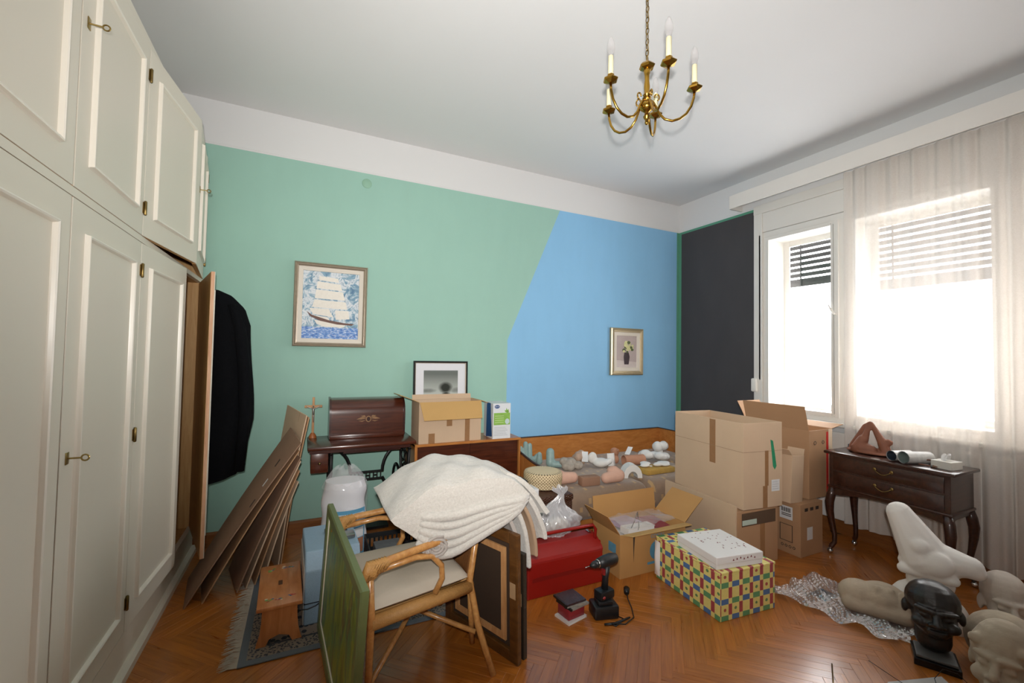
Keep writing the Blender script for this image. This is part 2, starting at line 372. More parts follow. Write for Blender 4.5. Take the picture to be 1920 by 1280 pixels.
cs.box(XR-.012, XR+.02, 2.85, 2.875, 1.0, 2.77).box(XR-.02, XR+.02, 2.075, 2.195, 1.0, 2.77).box(XR-.035, XR-.02, 2.165, 2.2, 1.0, 2.77).box(XR-.02, XR+.02, 1.09, 1.185, 1.0, 2.77).box(XR-.02, XR+.02, .3, .33, 1.0, 2.77).box(XR-.02, XR+.02, .3, 2.875, .96, 1.0)
struct(cs.build('trim_2', FRM, bevel=.003), 'white wooden window casing with a shutter box panel')
struct(MB().cbox(XR-.075, XR+.02, .18, 2.99, .925, .96, .008).build('trim_3', FRM), 'white window sill')
rc = struct(MB().box(XR-.05, XR-.03, .3, 2.4, .13, .88).build('trim_4', FRM), 'white boarded cladding below the windows'); pr = None
for k in range(13):
    y = .3+k*.162
    if pr is None: pr = MB().cbox(-.008, .008, .003, .158, .13, .88, .004).build('board', FRM, rc); o = pr
    else: o = share(pr, parent=rc)
    o.location = (XR-.058, y, 0)
# pelmet and curtain
pl = thing('curtain_pelmet', 'long white box pelmet above the windows', 'pelmet')
MB().box(4.086, 4.104, -1.5, 3.13, 3.12, 3.262).build('front_board', WHITE, pl, bevel=.003); MB().box(4.104, XR-.006, 3.112, 3.13, 3.12, 3.262).build('end_board', WHITE, pl); MB().box(4.104, XR-.006, -1.5, 3.112, 3.245, 3.262).build('top_board', WHITE, pl)
def sheer():
    t = NT('sheer_voile'); v = t.coord('Object', (1, 60, 60)); f = t.noise(v, 3, 2)
    c = t.mix(f, h('e2dad2'), h('f2ede8'))
    tr = t.n('ShaderNodeBsdfTransparent'); tl = t.n('ShaderNodeBsdfTranslucent'); df = t.n('ShaderNodeBsdfDiffuse'); t.l(c, tl.inputs[0]); t.l(c, df.inputs[0])
    m1 = t.n('ShaderNodeMixShader'); m1.inputs[0].default_value = .84; t.l(tl.outputs[0], m1.inputs[1]); t.l(df.outputs[0], m1.inputs[2])
    m2 = t.n('ShaderNodeMixShader'); m2.inputs[0].default_value = .70; t.l(tr.outputs[0], m2.inputs[1]); t.l(m1.outputs[0], m2.inputs[2]); t.l(m2.outputs[0], t.out.inputs[0]); return t.m
SHEER = sheer()
cu = thing('sheer_curtain', 'gathered off-white sheer curtain hanging from the pelmet', 'curtain')
rc_ = random.Random(3); ph = [rc_.uniform(0, 6.28) for _ in range(9)]
def fold(s, t):      # s along Y 0..1, t height 0 bottom .. 1 top
    y = -1.3+3.38*s; a = .5+.5*(1-t)
    x = .020*math.sin(y*52+1.6*math.sin(y*5.1+ph[0])+ph[1])+.014*math.sin(y*87+ph[2]+2*math.sin(y*3+ph[3]))+.010*math.sin(y*23+ph[4]+t*1.5)
    x += .005*math.sin(y*140+ph[5])*t
    return (4.182+x*a, y+.012*math.sin(y*31+ph[6])*(1-t), .13+(3.14-.13)*t)
MB().grid(fold, 720, 14).build('voile', SHEER, cu, True)
def hem(s, t):
    p = fold(s, t*.075); return (p[0]-.003, p[1], p[2])
MB().grid(hem, 720, 3).build('hem', SHEER, cu, True)
# ------------------------------------------------------------------ built-in wardrobe
XW = -.7026; BD = [-.127, .549, 1.225, 1.9007, 2.5764, 3.2522, 3.93]
wd = thing('wardrobe', 'cream built-in wardrobe with panelled doors along the left wall', 'wardrobe')
MB().box(XL+.01, XW-.024, 3.93, 3.952, .06, 2.96).build('side_panel', OAK, wd); MB().box(XL+.01, XW-.024, -.15, -.127, .06, 2.96).build('side_panel', CREAM, wd)
MB().box(XL+.005, XL+.015, -.127, 3.93, .06, 2.96).build('back_panel', OAK, wd)
MB().box(XL+.015, XW-.024, -.127, 3.93, .17, .19).build('bottom_shelf', OAK, wd)
MB().box(XL+.015, XW-.03, -.127, 3.93, 2.003, 2.023).build('middle_shelf', OAK, wd)
MB().box(XW-.03, XW-.002, -.15, 3.952, 2.004, 2.034).build('middle_rail', CREAM, wd)
MB().box(XL+.01, XW-.002, -.15, 3.952, 2.938, 2.977).build('top_rail', CREAM, wd, bevel=.003)
for k, y in enumerate(BD[2:-1:2]): MB().box(XL+.015, XW-.026, y-.01, y+.01, .19, 2.94).build('partition', OAK, wd)
MB().box(XW-.03, XW-.002, -.15, 3.952, .05, .198).build('plinth', CREAM, wd)
MB().prism([(XW-.03, 0), (XW+.026, 0), (XW+.026, .035), (XW+.012, .05), (XW-.03, .05)], -.15, 3.952, 'y').build('base_moulding', CREAM, wd)
KEYM = plain('key_brass', h('a8915a'), .3, 1, .1, 20)
def door(yh, yf, z0, z1, ang, key=None, inner=OAK, hinges=True):
    sgn = 1 if yf > yh else -1; L = abs(yf-yh)-.004
    m = MB(); y0, y1 = (.002, L) if sgn > 0 else (-L, -.002)
    o = MB().box(-.004, 0, y0, y1, z0, z1).build('door', CREAM, wd, bevel=.0015)
    MB().box(-.022, -.004, y0, y1, z0, z1).build('door_core', PLY if ang > 10 else inner, o)
    MB().box(-.0235, -.022, y0+.001, y1-.001, z0+.001, z1-.001).build('door_lining', inner, o)
    a, b = y0+.095, y1-.095; c, d = z0+.10, z1-.10; wv = .018; t = MB()
    prof = [(0, 0), (.006, .003), (.015, .005), (.016, wv*.5), (.013, wv-.004), (.004, wv-.001), (0, wv)]
    def strip(p0, p1, n):      # n: inward normal in (y,z)
        vs = []
        for end, e in ((p0, 1), (p1, -1)):
            for hx, off in prof:
                vs.append((hx, end[0]+n[0]*off+(e*off if n[0] == 0 else 0), end[1]+n[1]*off+(e*off if n[1] == 0 else 0)))
        k = len(prof); t.add(vs, [(i, i+1, k+i+1, k+i) for i in range(k-1)])
    strip((a, c), (a, d), (1, 0)); strip((b, c), (b, d), (-1, 0)); strip((a, c), (b, c), (0, 1)); strip((a, d), (b, d), (0, -1))
    t.build('moulding', CREAMTRIM, o)
    if hinges:
        hz = [z0+.13, z1-.13]+([(z0+z1)/2] if z1-z0 > 1.2 else [])
        for z in hz:
            MB().lathe([(.0, -.034), (.004, -.034), (.0065, -.03), (.0065, .03), (.004, .034), (0, .034)], 10, (.007, 0, z)).box(.0, .003, -.014, .014, z-.026, z+.026).build('hinge', OLDBRASS, o, True, auto=40)
    if key is not None:
        ye = (L-.045)*sgn; k = MB().cbox(0, .003, ye-.011, ye+.011, key-.02, key+.02, .001)
        k.tube([(.003, ye, key), (.038, ye, key)], .003, 8)
        k.tube([(.038, ye+.003*math.cos(i*math.pi/6), key) if False else (.047+.010*math.cos(i*math.pi/6), ye, key+.010*math.sin(i*math.pi/6)) for i in range(12)], .0028, 6, closed=True)
        k.build('key', KEYM, o, True, auto=40)
    o.location = (XW, yh, 0); o.rotation_euler = (0, 0, math.radians(-ang*sgn)); return o
Z = (.203, 2.0, 2.036, 2.936)
for i in range(6):
    yh, yf = (BD[i], BD[i+1]) if i % 2 == 0 else (BD[i+1], BD[i])
    for row in (0, 1):
        ang = 0
        if i == 4: ang = (3.4, 7.3)[row]
        if i == 5: ang = (15.6, 7.0)[row]
        key = None
        if i % 2 == 1: key = (1.13, 2.62)[row] if i != 5 else (None, 2.52)[row]
        d_ = door(yh, yf, Z[row*2], Z[row*2+1], ang, key)
        if i == 5 and row == 0:
            MB().box(-.019, -.007, -.6735, -.671, 1.09, 1.20).build('lock_plate', STEEL, d_)
tag(MB().box(-1.2, -.95, 3.5, 3.75, .192, .34).build('storage_carton', LABELW), 'white carton on the floor of the open wardrobe', 'carton')
# jacket on the outside of the open wardrobe door
jk = thing('black_jacket', 'black jacket hanging on the open wardrobe door', 'jacket')
rows = [(1.925, .02, .03), (1.89, .06, .05), (1.80, .105, .07), (1.68, .128, .08), (1.5, .134, .085), (1.25, .137, .085), (1.0, .14, .085), (.8, .128, .08), (.68, .115, .075), (.60, .10, .07)]
def jac(s, t):
    k = t*(len(rows)-1); i = min(int(k), len(rows)-2); e = k-i
    z = lerp(rows[i][0], rows[i+1][0], e); a = lerp(rows[i][1], rows[i+1][1], e); b = lerp(rows[i][2], rows[i+1][2], e)
    th = 2*math.pi*s; rip = 1+.05*math.sin(th*5+z*3)*t
    return (-.60+a+math.cos(th)*a*rip+.01*math.sin(z*7), 3.64+math.sin(th)*b*rip-(.02*t), z+.03*math.cos(th)*t*t)
JM = plain('black_wool', h('0e0f12'), .95, 0, .2, 40, .3, 200, .1)
MB().grid(jac, 40, 40, True).build('jacket_body', JM, jk, True)
sl = MB(); sl.tube([(-.47, 3.60, 1.82), (-.415, 3.585, 1.66), (-.375, 3.575, 1.35), (-.362, 3.57, 1.05), (-.385, 3.57, .66)], [.04, .05, .052, .05, .042], 16, flat=.8); sl.build('sleeve', JM, jk, True)
MB().tube([(-.585, 3.64, 1.91), (-.595, 3.64, 1.955), (-.61, 3.65, 1.965), (-.625, 3.66, 1.95)], .003, 8).build('hanger_hook', STEEL, jk, True)
# ------------------------------------------------------------------ generic builders
def text(name, body, size, mat, loc, rot, parent=None, sx=1, align='CENTER', off=0.0):
    cu_ = bpy.data.curves.new(name, 'FONT'); cu_.body = body; cu_.size = size; cu_.align_x = align; cu_.align_y = 'CENTER'; cu_.extrude = .0004; cu_.offset = off
    o = bpy.data.objects.new(name, cu_); COL.objects.link(o); dg = bpy.context.evaluated_depsgraph_get()
    me = bpy.data.meshes.new_from_object(o.evaluated_get(dg)); bpy.data.objects.remove(o); me.materials.clear(); me.materials.append(mat)
    o = bpy.data.objects.new(name, me); COL.objects.link(o); o.location = loc; o.rotation_euler = rot; o.scale = (sx, 1, 1)
    if parent: o.parent = parent
    return o
FRONT = (math.radians(90), 0, 0)                      # text facing -Y
LEFTF = (math.radians(90), 0, math.radians(-90))      # text facing -X
def carton(name, label, loc, w, d, hh, rz=0, flaps=(), mat=None, inner=None, cat='cardboard box', th=.005, tapes=(), closed=False, tilt=None):
    mat = mat or CARD; inner = inner or CARDIN
    t = thing(name, label, cat, loc, rz)
    if tilt: t.rotation_euler = (tilt[0], tilt[1], rz)
    x, y = w/2, d/2
    b = MB().box(-x, x, -y, -y+th, 0, hh).box(-x, x, y-th, y, 0, hh).box(-x, -x+th, -y+th, y-th, 0, hh).box(x-th, x, -y+th, y-th, 0, hh).box(-x+th, x-th, -y+th, y-th, 0, th)
    if closed: b.box(-x+th, x-th, -y+th, -.002, hh-th, hh).box(-x+th, x-th, .002, y-th, hh-th, hh)
    b.build('carton_body', mat, t, bevel=.0012)
    for (sd, L, ang, *ex) in flaps:
        a = math.radians(ang); c, s_ = math.cos(a), math.sin(a); W = (w if sd in 'fb' else d)/2-.003; sk = ex[0] if ex else 0
        f = MB(); n = 5
        prof = [(k/n*L, .012*L*math.sin(k/n*3.1)) for k in range(n+1)]
        vs = []
        for q_, bend in prof:
            for e in (-1, 1):
                for tt in (0, th*.7): vs.append((e*(W-q_*sk), q_*c-(bend+tt)*s_, q_*s_+(bend+tt)*c))
        fs = []
        for k in range(n):
            i = k*4; j = i+4; fs += [(i, i+2, j+2, j), (i+1, j+1, j+3, i+3), (i, j, j+1, i+1), (i+2, i+3, j+3, j+2)]
        fs += [(0, 1, 3, 2), (n*4, n*4+2, n*4+3, n*4+1)]
        f.add(vs, fs); o = f.build('flap', inner if ang < 35 else mat, t)
        o.location = {'f': (0, -y, hh), 'b': (0, y, hh), 'l': (-x, 0, hh), 'r': (x, 0, hh)}[sd]
        o.rotation_euler = (0, 0, {'f': math.pi, 'b': 0, 'l': math.pi/2, 'r': -math.pi/2}[sd])
    for (sd, u0, u1, z0, z1) in tapes:
        e = .0008; m = MB()
        if sd == 'f': m.box(u0, u1, -y-e, -y, z0, z1)
        elif sd == 'l': m.box(-x-e, -x, u0, u1, z0, z1)
        elif sd == 'r': m.box(x, x+e, u0, u1, z0, z1)
        else: m.box(u0, u1, z0, z1, hh, hh+e)
        m.build('tape', TAPE, t)
    return t
def picture_frame(t, w, hh, prof, mat, off=0):
    """frame in local XZ plane facing -Y, centred; prof: list of (inset, depth)"""
    m = MB(); k = len(prof); ring = []
    for (ins, dp) in prof: ring.append([(-w/2+ins, -dp, -hh/2+ins), (w/2-ins, -dp, -hh/2+ins), (w/2-ins, -dp, hh/2-ins), (-w/2+ins, -dp, hh/2-ins)])
    vs = [p for r in ring for p in r]; fs = []
    for i in range(k-1):
        for j in range(4): fs.append((i*4+j, i*4+(j+1) % 4, (i+1)*4+(j+1) % 4, (i+1)*4+j))
    m.add(vs, fs); return m.build('frame', mat, t)
def flatpoly(t, name, pts, mat, y, th=.0006):
    return MB().prism([(p[0], p[1]) for p in pts], y-th, y, 'y').build(name, mat, t)
# ------------------------------------------------------------------ pictures on the back wall
SILV = plain('silver_beige_frame', h('b5a795'), .3, .6, .12, 30); LINER = plain('cream_liner', h('ddd5c8'), .7)
sp = thing('ship_painting', 'framed oil painting of a white sailing ship on blue sea', 'painting', (.199, 3.985, 1.9))
picture_frame(sp, .578, .705, [(0, -.012), (0, .022), (.008, .03), (.014, .024), (.022, .028), (.028, .022), (.034, .018), (.034, .012)], SILV)
picture_frame(sp, .515, .64, [(0, .01), (0, .016), (.034, .010), (.036, .004)], LINER).name = 'liner'
def sea():
    t = NT('ship_canvas'); v = t.coord('Object'); x = t.sep(v); n = t.noise(v, 14, 5, .65, dist=1.2); n2 = t.noise(t.coord('Object', (1, 1, 3)), 40, 3)
    sky = t.ramp(n, [(.32, h('3f6c92')), (.45, h('7fa3b8')), (.55, h('dfe3e6')), (.72, h('4e7f9d'))]); se = t.ramp(n2, [(.35, h('2b5fae')), (.5, h('5c8fd0')), (.68, h('d5dce6'))])
    f = t.math('LESS_THAN', t.math('ADD', x[2], t.math('MULTIPLY', n, .06)), -.16)
    t.set(t.mix(f, sky, se), .5); t.bump(n2, .4, .004); return t.m
MB().box(-.222, .222, -.004, 0, -.285, .285).build('canvas', sea(), sp)
SAIL = plain('impasto_white', h('e9e4da'), .6, var=.08, vs=60, bump=.6, bs=90); HULL = plain('impasto_brown', h('6a4a40'), .6, var=.3, vs=40)
for pts in ([(-.10, .245), (.05, .235), (.055, .20), (-.10, .21)], [(-.11, .20), (.07, .185), (.085, .13), (-.12, .14)], [(-.12, .13), (.09, .12), (.11, .05), (-.13, .055)], [(-.13, .045), (.115, .035), (.13, -.03), (-.15, -.02)], [(-.17, -.03), (-.02, -.03), (.02, -.10), (-.14, -.08)], [(.03, -.04), (.14, -.04), (.15, -.11), (.04, -.12)], [(-.13, -.09), (-.03, -.10), (.0, -.135), (-.10, -.125)]):
    flatpoly(sp, 'painted_sail', pts, SAIL, -.0045)
flatpoly(sp, 'painted_hull', [(-.19, -.055), (-.15, -.085), (-.02, -.125), (.10, -.145), (.19, -.15), (.17, -.165), (.05, -.16), (-.08, -.135), (-.16, -.10)], HULL, -.005)
flatpoly(sp, 'painted_bow_wave', [(-.13, -.125), (-.02, -.145), (.12, -.165), (.10, -.185), (-.05, -.185), (-.11, -.16)], SAIL, -.0048)
MB().tube([(.08+.009*i, -.0055, -.262+.006*math.sin(i*2.4)) for i in range(13)], .0014, 5).build('signature', SAIL, sp)
GOLDF = plain('pale_gold_frame', h('b9a888'), .35, .5, .12, 30)
fp = thing('flower_painting', 'small gilt framed painting of pale flowers in a dark vase', 'painting', (3.427, 3.985, 1.571))
picture_frame(fp, .481, .55, [(0, -.012), (0, .02), (.012, .03), (.03, .022), (.045, .018), (.05, .012)], GOLDF)
picture_frame(fp, .385, .455, [(0, .01), (0, .014), (.04, .009), (.043, .004)], LINER).name = 'liner'
MB().box(-.152, .152, -.004, 0, -.187, .187).build('canvas', plain('mauve_canvas', h('b8a9a6'), .6, var=.15, vs=9, bump=.3, bs=60), fp)
flatpoly(fp, 'painted_table', [(-.15, -.185), (.15, -.185), (.15, -.12), (-.15, -.10)], plain('pale_table_paint', h('cfc4bf'), .6, var=.1, vs=20), -.0043)
flatpoly(fp, 'painted_vase', [(-.035, -.15), (.03, -.15), (.045, -.06), (.03, -.01), (-.035, -.01), (-.045, -.06)], plain('dark_vase_paint', h('3a2830'), .5, var=.3, vs=30), -.005)
fpm = plain('pale_yellow_paint', h('d3d29a'), .6, var=.3, vs=50, bump=.5, bs=90); fpg = plain('leaf_green_paint', h('55603c'), .6, var=.3, vs=50); rr_ = random.Random(5)
for k in range(26):
    a, r = rr_.uniform(0, 6.28), rr_.uniform(0, .075); cx, cz = r*1.15*math.cos(a)+.005, .05+r*.85*math.sin(a); q_ = rr_.uniform(.018, .03)
    flatpoly(fp, 'painted_bloom' if k % 4 else 'painted_leaf', [(cx+q_*math.cos(i*1.0472), cz+q_*.8*math.sin(i*1.0472)) for i in range(6)], fpm if k % 4 else fpg, -.0052-.0002*k)
tp = thing('tree_print', 'black framed misty tree print leaning on the wall behind the carton', 'framed print', (1.17, 3.94, 1.087))
tp.rotation_euler = (math.radians(-2), 0, 0)
picture_frame(tp, .522, .70, [(0, -.012), (0, .014), (.012, .014), (.016, .008)], plain('black_frame', h('1a1a1a'), .3)); picture_frame(tp, .49, .668, [(0, .006), (0, .011), (.005, .010), (.006, .004)], SILV).name = 'inner_rim'
MB().box(-.245, .245, -.004, 0, -.335, .335).build('mat_board', plain('mat_white', h('dcdde2'), .7, var=.02), tp)
def mist():
    t = NT('misty_tree_print'); v = t.coord('Object'); x = t.sep(v); n = t.noise(v, 18, 4)
    def spot(cx, cz, rx, rz):
        a = t.math('POWER', t.math('DIVIDE', t.math('SUBTRACT', x[0], cx), rx), 2); b = t.math('POWER', t.math('DIVIDE', t.math('SUBTRACT', x[2], cz), rz), 2)
        return t.math('MULTIPLY_ADD', t.math('ADD', a, b), -1, 1)
    s1 = t.math('MAXIMUM', spot(.045, .10, .075, .06), spot(.05, .02, .05, .06)); s2 = t.math('MAXIMUM', spot(-.13, .075, .09, .025), spot(.15, .075, .07, .03))
    d = t.math('MAXIMUM', t.math('MULTIPLY', s1, 1.3), t.math('MULTIPLY', s2, .6)); d = t.math('ADD', d, t.math('MULTIPLY_ADD', n, .5, -.25))
    base = t.ramp(t.math('MULTIPLY_ADD', x[2], 2.2, .5), [(.2, h('55584f')), (.5, h('c9cbc6')), (.62, h('b8beb8')), (1, h('6a706c'))])
    f = t.n('ShaderNodeClamp'); t.l(d, f.inputs[0]); t.set(t.mix(f.outputs[0], base, h('2c302a')), .35); return t.m
MB().box(-.165, .165, -.0052, -.004, -.18, .262).build('print', mist(), tp)
# ------------------------------------------------------------------ chandelier
ch = thing('chandelier', 'brass five-arm candle chandelier hanging on a chain', 'chandelier', (1.49, 1.6, 0))
CANDLE = plain('ivory_candle_sleeve', h('e8dfba'), .5); BULB = NT('clear_bulb_glass')
BULB.set((1, 1, 1), .05); BULB.b.inputs['Transmission Weight'].default_value = 0.0
_tr = BULB.n('ShaderNodeBsdfTransparent'); _gl = BULB.n('ShaderNodeBsdfGlossy'); _gl.inputs['Roughness'].default_value = .08; _df = BULB.n('ShaderNodeBsdfDiffuse'); _df.inputs[0].default_value = (.75, .72, .72, 1)
_m0 = BULB.n('ShaderNodeMixShader'); _m0.inputs[0].default_value = .5; BULB.l(_gl.outputs[0], _m0.inputs[1]); BULB.l(_df.outputs[0], _m0.inputs[2])
_mx = BULB.n('ShaderNodeMixShader'); _mx.inputs[0].default_value = .38; BULB.l(_tr.outputs[0], _mx.inputs[1]); BULB.l(_m0.outputs[0], _mx.inputs[2]); BULB.l(_mx.outputs[0], BULB.out.inputs[0]); BULB = BULB.m
MB().lathe([(0, 2.650), (.006, 2.652), (.010, 2.662), (.007, 2.672), (.013, 2.682), (.017, 2.692), (.012, 2.70), (.010, 2.712), (.030, 2.728), (.036, 2.742), (.030, 2.757), (.012, 2.768), (.014, 2.776), (.022, 2.784), (.014, 2.792), (.019, 2.80), (.013, 2.81), (.015, 2.84), (.011, 2.875), (.012, 2.90), (.018, 2.925), (.014, 2.934), (0, 2.936)], 20).build('stem', BRASS, ch, True, auto=50)
MB().lathe([(0, 2.925), (.034, 2.935), (.040, 2.945), (.030, 2.957), (.014, 2.962), (.006, 2.975), (0, 2.977)], 6).build('stem_collar', BRASS, ch)
R5 = .222
for k in range(5):
    a = 3.13+k*2*math.pi/5; ca, sa = math.cos(a), math.sin(a)
    prof = [(.014, 2.775), (.03, 2.762), (.045, 2.735), (.06, 2.70), (.085, 2.672), (.12, 2.66), (.155, 2.668), (.185, 2.69), (.207, 2.725), (.219, 2.765), (R5, 2.797)]
    arm = MB().tube([(ca*r, sa*r, z) for r, z in prof], .0062, 8).build('arm', BRASS, ch, True)
    cur = [(.045+.016*math.cos(i*.55-1.2)*(1-i*.06), 2.765+.02*math.sin(i*.55-1.2)*(1-i*.06)) for i in range(9)]
    MB().tube([(ca*r, sa*r, z+.02) for r, z in cur], .004, 6).build('scroll', BRASS, arm, True)
    c = (ca*R5, sa*R5, 0)
    MB().lathe([(0, 2.796), (.012, 2.797), (.033, 2.806), (.037, 2.812), (.035, 2.816), (.014, 2.812), (.010, 2.824), (.017, 2.830), (.017, 2.836), (0, 2.836)], 6, c).build('drip_pan', BRASS, ch)
    MB().lathe([(0, 2.834), (.0125, 2.834), (.0125, 2.925), (.009, 2.929), (0, 2.929)], 14, c).build('candle_sleeve', CANDLE, ch, True, auto=50)
    MB().lathe([(.006, 2.927), (.013, 2.938), (.0185, 2.96), (.0175, 2.982), (.012, 3.004), (.005, 3.02), (0, 3.023)], 14, c, cap=False).build('bulb', BULB, ch, True)
lk = None; z = 2.985; k = 0
while z < ZC-.03:
    if lk is None:
        lk = MB().tube([(.008*math.cos(i*math.pi/6), 0, .017*math.sin(i*math.pi/6)) for i in range(12)], .0022, 6, closed=True).build('chain_link', OLDBRASS, ch, True); o = lk
    else: o = share(lk, parent=ch)
    o.location = (0, 0, z); o.rotation_euler = (0, 0, math.pi/2*(k % 2)+.3); z += .028; k += 1
MB().lathe([(0, ZC-.06), (.02, ZC-.055), (.05, ZC-.02), (.055, ZC), (0, ZC)], 20).build('ceiling_rose', BRASS, ch, True, auto=50)
MB().tube([(.006*math.sin(i*1.2), .006*math.cos(i*1.2), lerp(2.97, ZC-.04, i/14)) for i in range(15)], .0022, 6).build('cable', plain('gold_cable', h('8d7a55'), .5), ch, True)
# ------------------------------------------------------------------ treadle sewing table and machine case
MAHO = wood('mahogany', h('3a1a10'), h('5c2c1a'), .28, (1.5, 18, 18), coat=.4); MAHOD = wood('dark_mahogany', h('2a120c'), h('46211a'), .3, (1.5, 18, 18), coat=.3)
st = thing('sewing_table', 'old treadle sewing machine table with ornate black iron base', 'sewing table')
MB().cbox(.045, .845, 3.49, 3.965, .772, .80, .008).build('table_top', MAHO, st, True, auto=40)
MB().box(.06, .80, 3.52, 3.95, .745, .772).build('apron', MAHOD, st)
dr = MB().cbox(.07, .19, 3.53, 3.9, .60, .743, .004).build('drawer', MAHO, st, True, auto=40); MB().ell((.13, 3.522, .672), (.01, .01, .01)).build('knob', OLDBRASS, dr, True)
MB().box(.30, .74, 3.60, 3.93, .715, .745).build('machine_well', MAHOD, st)
for x0 in (.21, .80):
    i_ = MB(); yc = 3.72
    i_.tube([(x0, 3.55, .745), (x0, 3.58, .55), (x0, 3.62, .4), (x0, 3.56, .2), (x0, 3.52, .03)], .013, 8); i_.tube([(x0, 3.90, .745), (x0, 3.87, .55), (x0, 3.83, .4), (x0, 3.88, .2), (x0, 3.92, .03)], .013, 8)
    i_.tube([(x0, 3.53, .735), (x0, 3.92, .735)], .012, 8); i_.tube([(x0, 3.6, .36), (x0, 3.85, .36)], .010, 8); i_.tube([(x0, 3.53, .10), (x0, 3.91, .10)], .010, 8)
    for (cy, cz, r) in ((3.66, .63, .05), (3.79, .63, .05), (3.725, .52, .055), (3.66, .44, .035), (3.79, .44, .035), (3.725, .27, .06), (3.63, .2, .04), (3.82, .2, .04), (3.725, .69, .03)):
        i_.tube([(x0, cy+r*math.cos(a*math.pi/8), cz+r*math.sin(a*math.pi/8)) for a in range(16)], .007, 6, closed=True)
    i_.ell((x0, 3.52, .02), (.02, .03, .02)); i_.ell((x0, 3.92, .02), (.02, .03, .02)); i_.build('side_frame', IRON, st, True)
br = MB(); y = 3.74
br.tube([(.20, y, .74)]+[(.20+.17*math.sin(a*math.pi/16), y, .52+.215*math.cos(a*math.pi/16)) for a in range(1, 9)], .013, 8)
br.tube([(.79, y, .74)]+[(.79-.17*math.sin(a*math.pi/16), y, .52+.215*math.cos(a*math.pi/16)) for a in range(1, 9)], .013, 8)
br.box(.36, .63, y-.006, y+.006, .515, .53).box(.36, .63, y-.006, y+.006, .455, .47)
for k in range(9): br.box(.372+k*.029, .380+k*.029, y-.005, y+.005, .47, .515)
for k in range(0, 8, 2): br.box(.380+k*.029, .401+k*.029, y-.005, y+.005, .489, .496)
br.tube([(.62, y, .47), (.67, y, .38), (.73, y, .26), (.79, y, .12)], .013, 8); br.tube([(.37, y, .47), (.32, y, .38), (.26, y, .26), (.20, y, .12)], .013, 8)
br.build('cross_brace', IRON, st, True, auto=40)
MB().tube([(.735, 3.72+.15*math.cos(a*math.pi/16), .42+.15*math.sin(a*math.pi/16)) for a in range(32)], .011, 8, closed=True).build('flywheel', IRON, st, True)
MB().box(.34, .66, 3.60, 3.86, .10, .118).build('treadle', IRON, st)
cse = thing('sewing_machine_case', 'domed mahogany sewing machine case with a gold ornament', 'sewing machine case', (.5, 3.85, .80))
pf = [(-.105, .012), (-.105, .20)]+[(-.105+.09*(1-math.cos(a*math.pi/16)), .20+.115*math.sin(a*math.pi/16)) for a in range(1, 9)]+[(.015, .318), (.095, .318), (.105, .30), (.105, .012)]
MB().prism(pf, -.285, .285, 'x').build('dome', MAHO, cse, True, auto=30)
for sx in (-1, 1): MB().prism([(p[0]*1.06, p[1]*1.025 if p[1] > .05 else p[1]) for p in pf], sx*.2925-.0075, sx*.2925+.0075, 'x').build('end_panel', MAHOD, cse, True, auto=30)
MB().cbox(-.295, .295, -.116, .115, 0, .036, .004).build('base_moulding', MAHO, cse, True, auto=40)
GOLDD = plain('faded_gold_decal', h('8a6540'), .5, var=.2, vs=60); om = MB(); om.M = Matrix.Translation((0, -.1056, .155))
om.lathe([(0, 0), (.021, 0), (.021, .001), (0, .001)], 20); 
orn = MB()
for sx in (-1, 1):
    for (a, b, c_) in (((.018, .004), (.095, .0), (.05, .02)), ((.018, -.006), (.08, -.012), (.05, -.022)), ((.02, .012), (.06, .028), (.03, .032))):
        orn.prism([(sx*a[0], a[1]), (sx*c_[0], c_[1]), (sx*b[0], b[1]), (sx*(a[0]+b[0])/2, (a[1]+b[1])/2-.004)], -.1062, -.105, 'y')
orn.prism([(.022*math.cos(i*math.pi/8), .026*math.sin(i*math.pi/8)) for i in range(16)], -.1064, -.105, 'y')
orn.M = Matrix(); oo = orn.build('gold_ornament', GOLDD, cse); oo.location = (0, 0, .155)
oe = MB().prism([(.014*math.cos(i*math.pi/8), .018*math.sin(i*math.pi/8)) for i in range(16)], -.1072, -.105, 'y').build('ornament_medallion', MAHOD, cse); oe.location = (0, 0, .155)
cx_ = thing('crucifix', 'small wooden standing crucifix with a metal figure', 'crucifix', (.085, 3.9, .80)); PINE = wood('light_wood', h('b07c4c'), h('cf9f6c'), .5, (12, 12, 2))
MB().lathe([(0, 0), (.03, 0), (.03, .012), (.02, .03), (.012, .04), (0, .04)], 16).build('base', plain('orange_wood', h('b0683a'), .4), cx_, True, auto=40)
MB().cbox(-.009, .009, -.006, .006, .03, .33, .002).build('upright', PINE, cx_); MB().cbox(-.066, .066, -.0065, .0065, .245, .265, .002).build('crossbar', PINE, cx_)
fg = MB().cap_((0, -.012, .235), (0, -.013, .19), .008, .007).cap_((0, -.013, .19), (.003, -.015, .13), .006, .003).ell((0, -.014, .255), (.006, .006, .008))
for sx in (-1, 1): fg.cap_((sx*.006, -.012, .236), (sx*.05, -.010, .257), .0035, .0025)
fg.build('figure', STEEL, cx_, True)
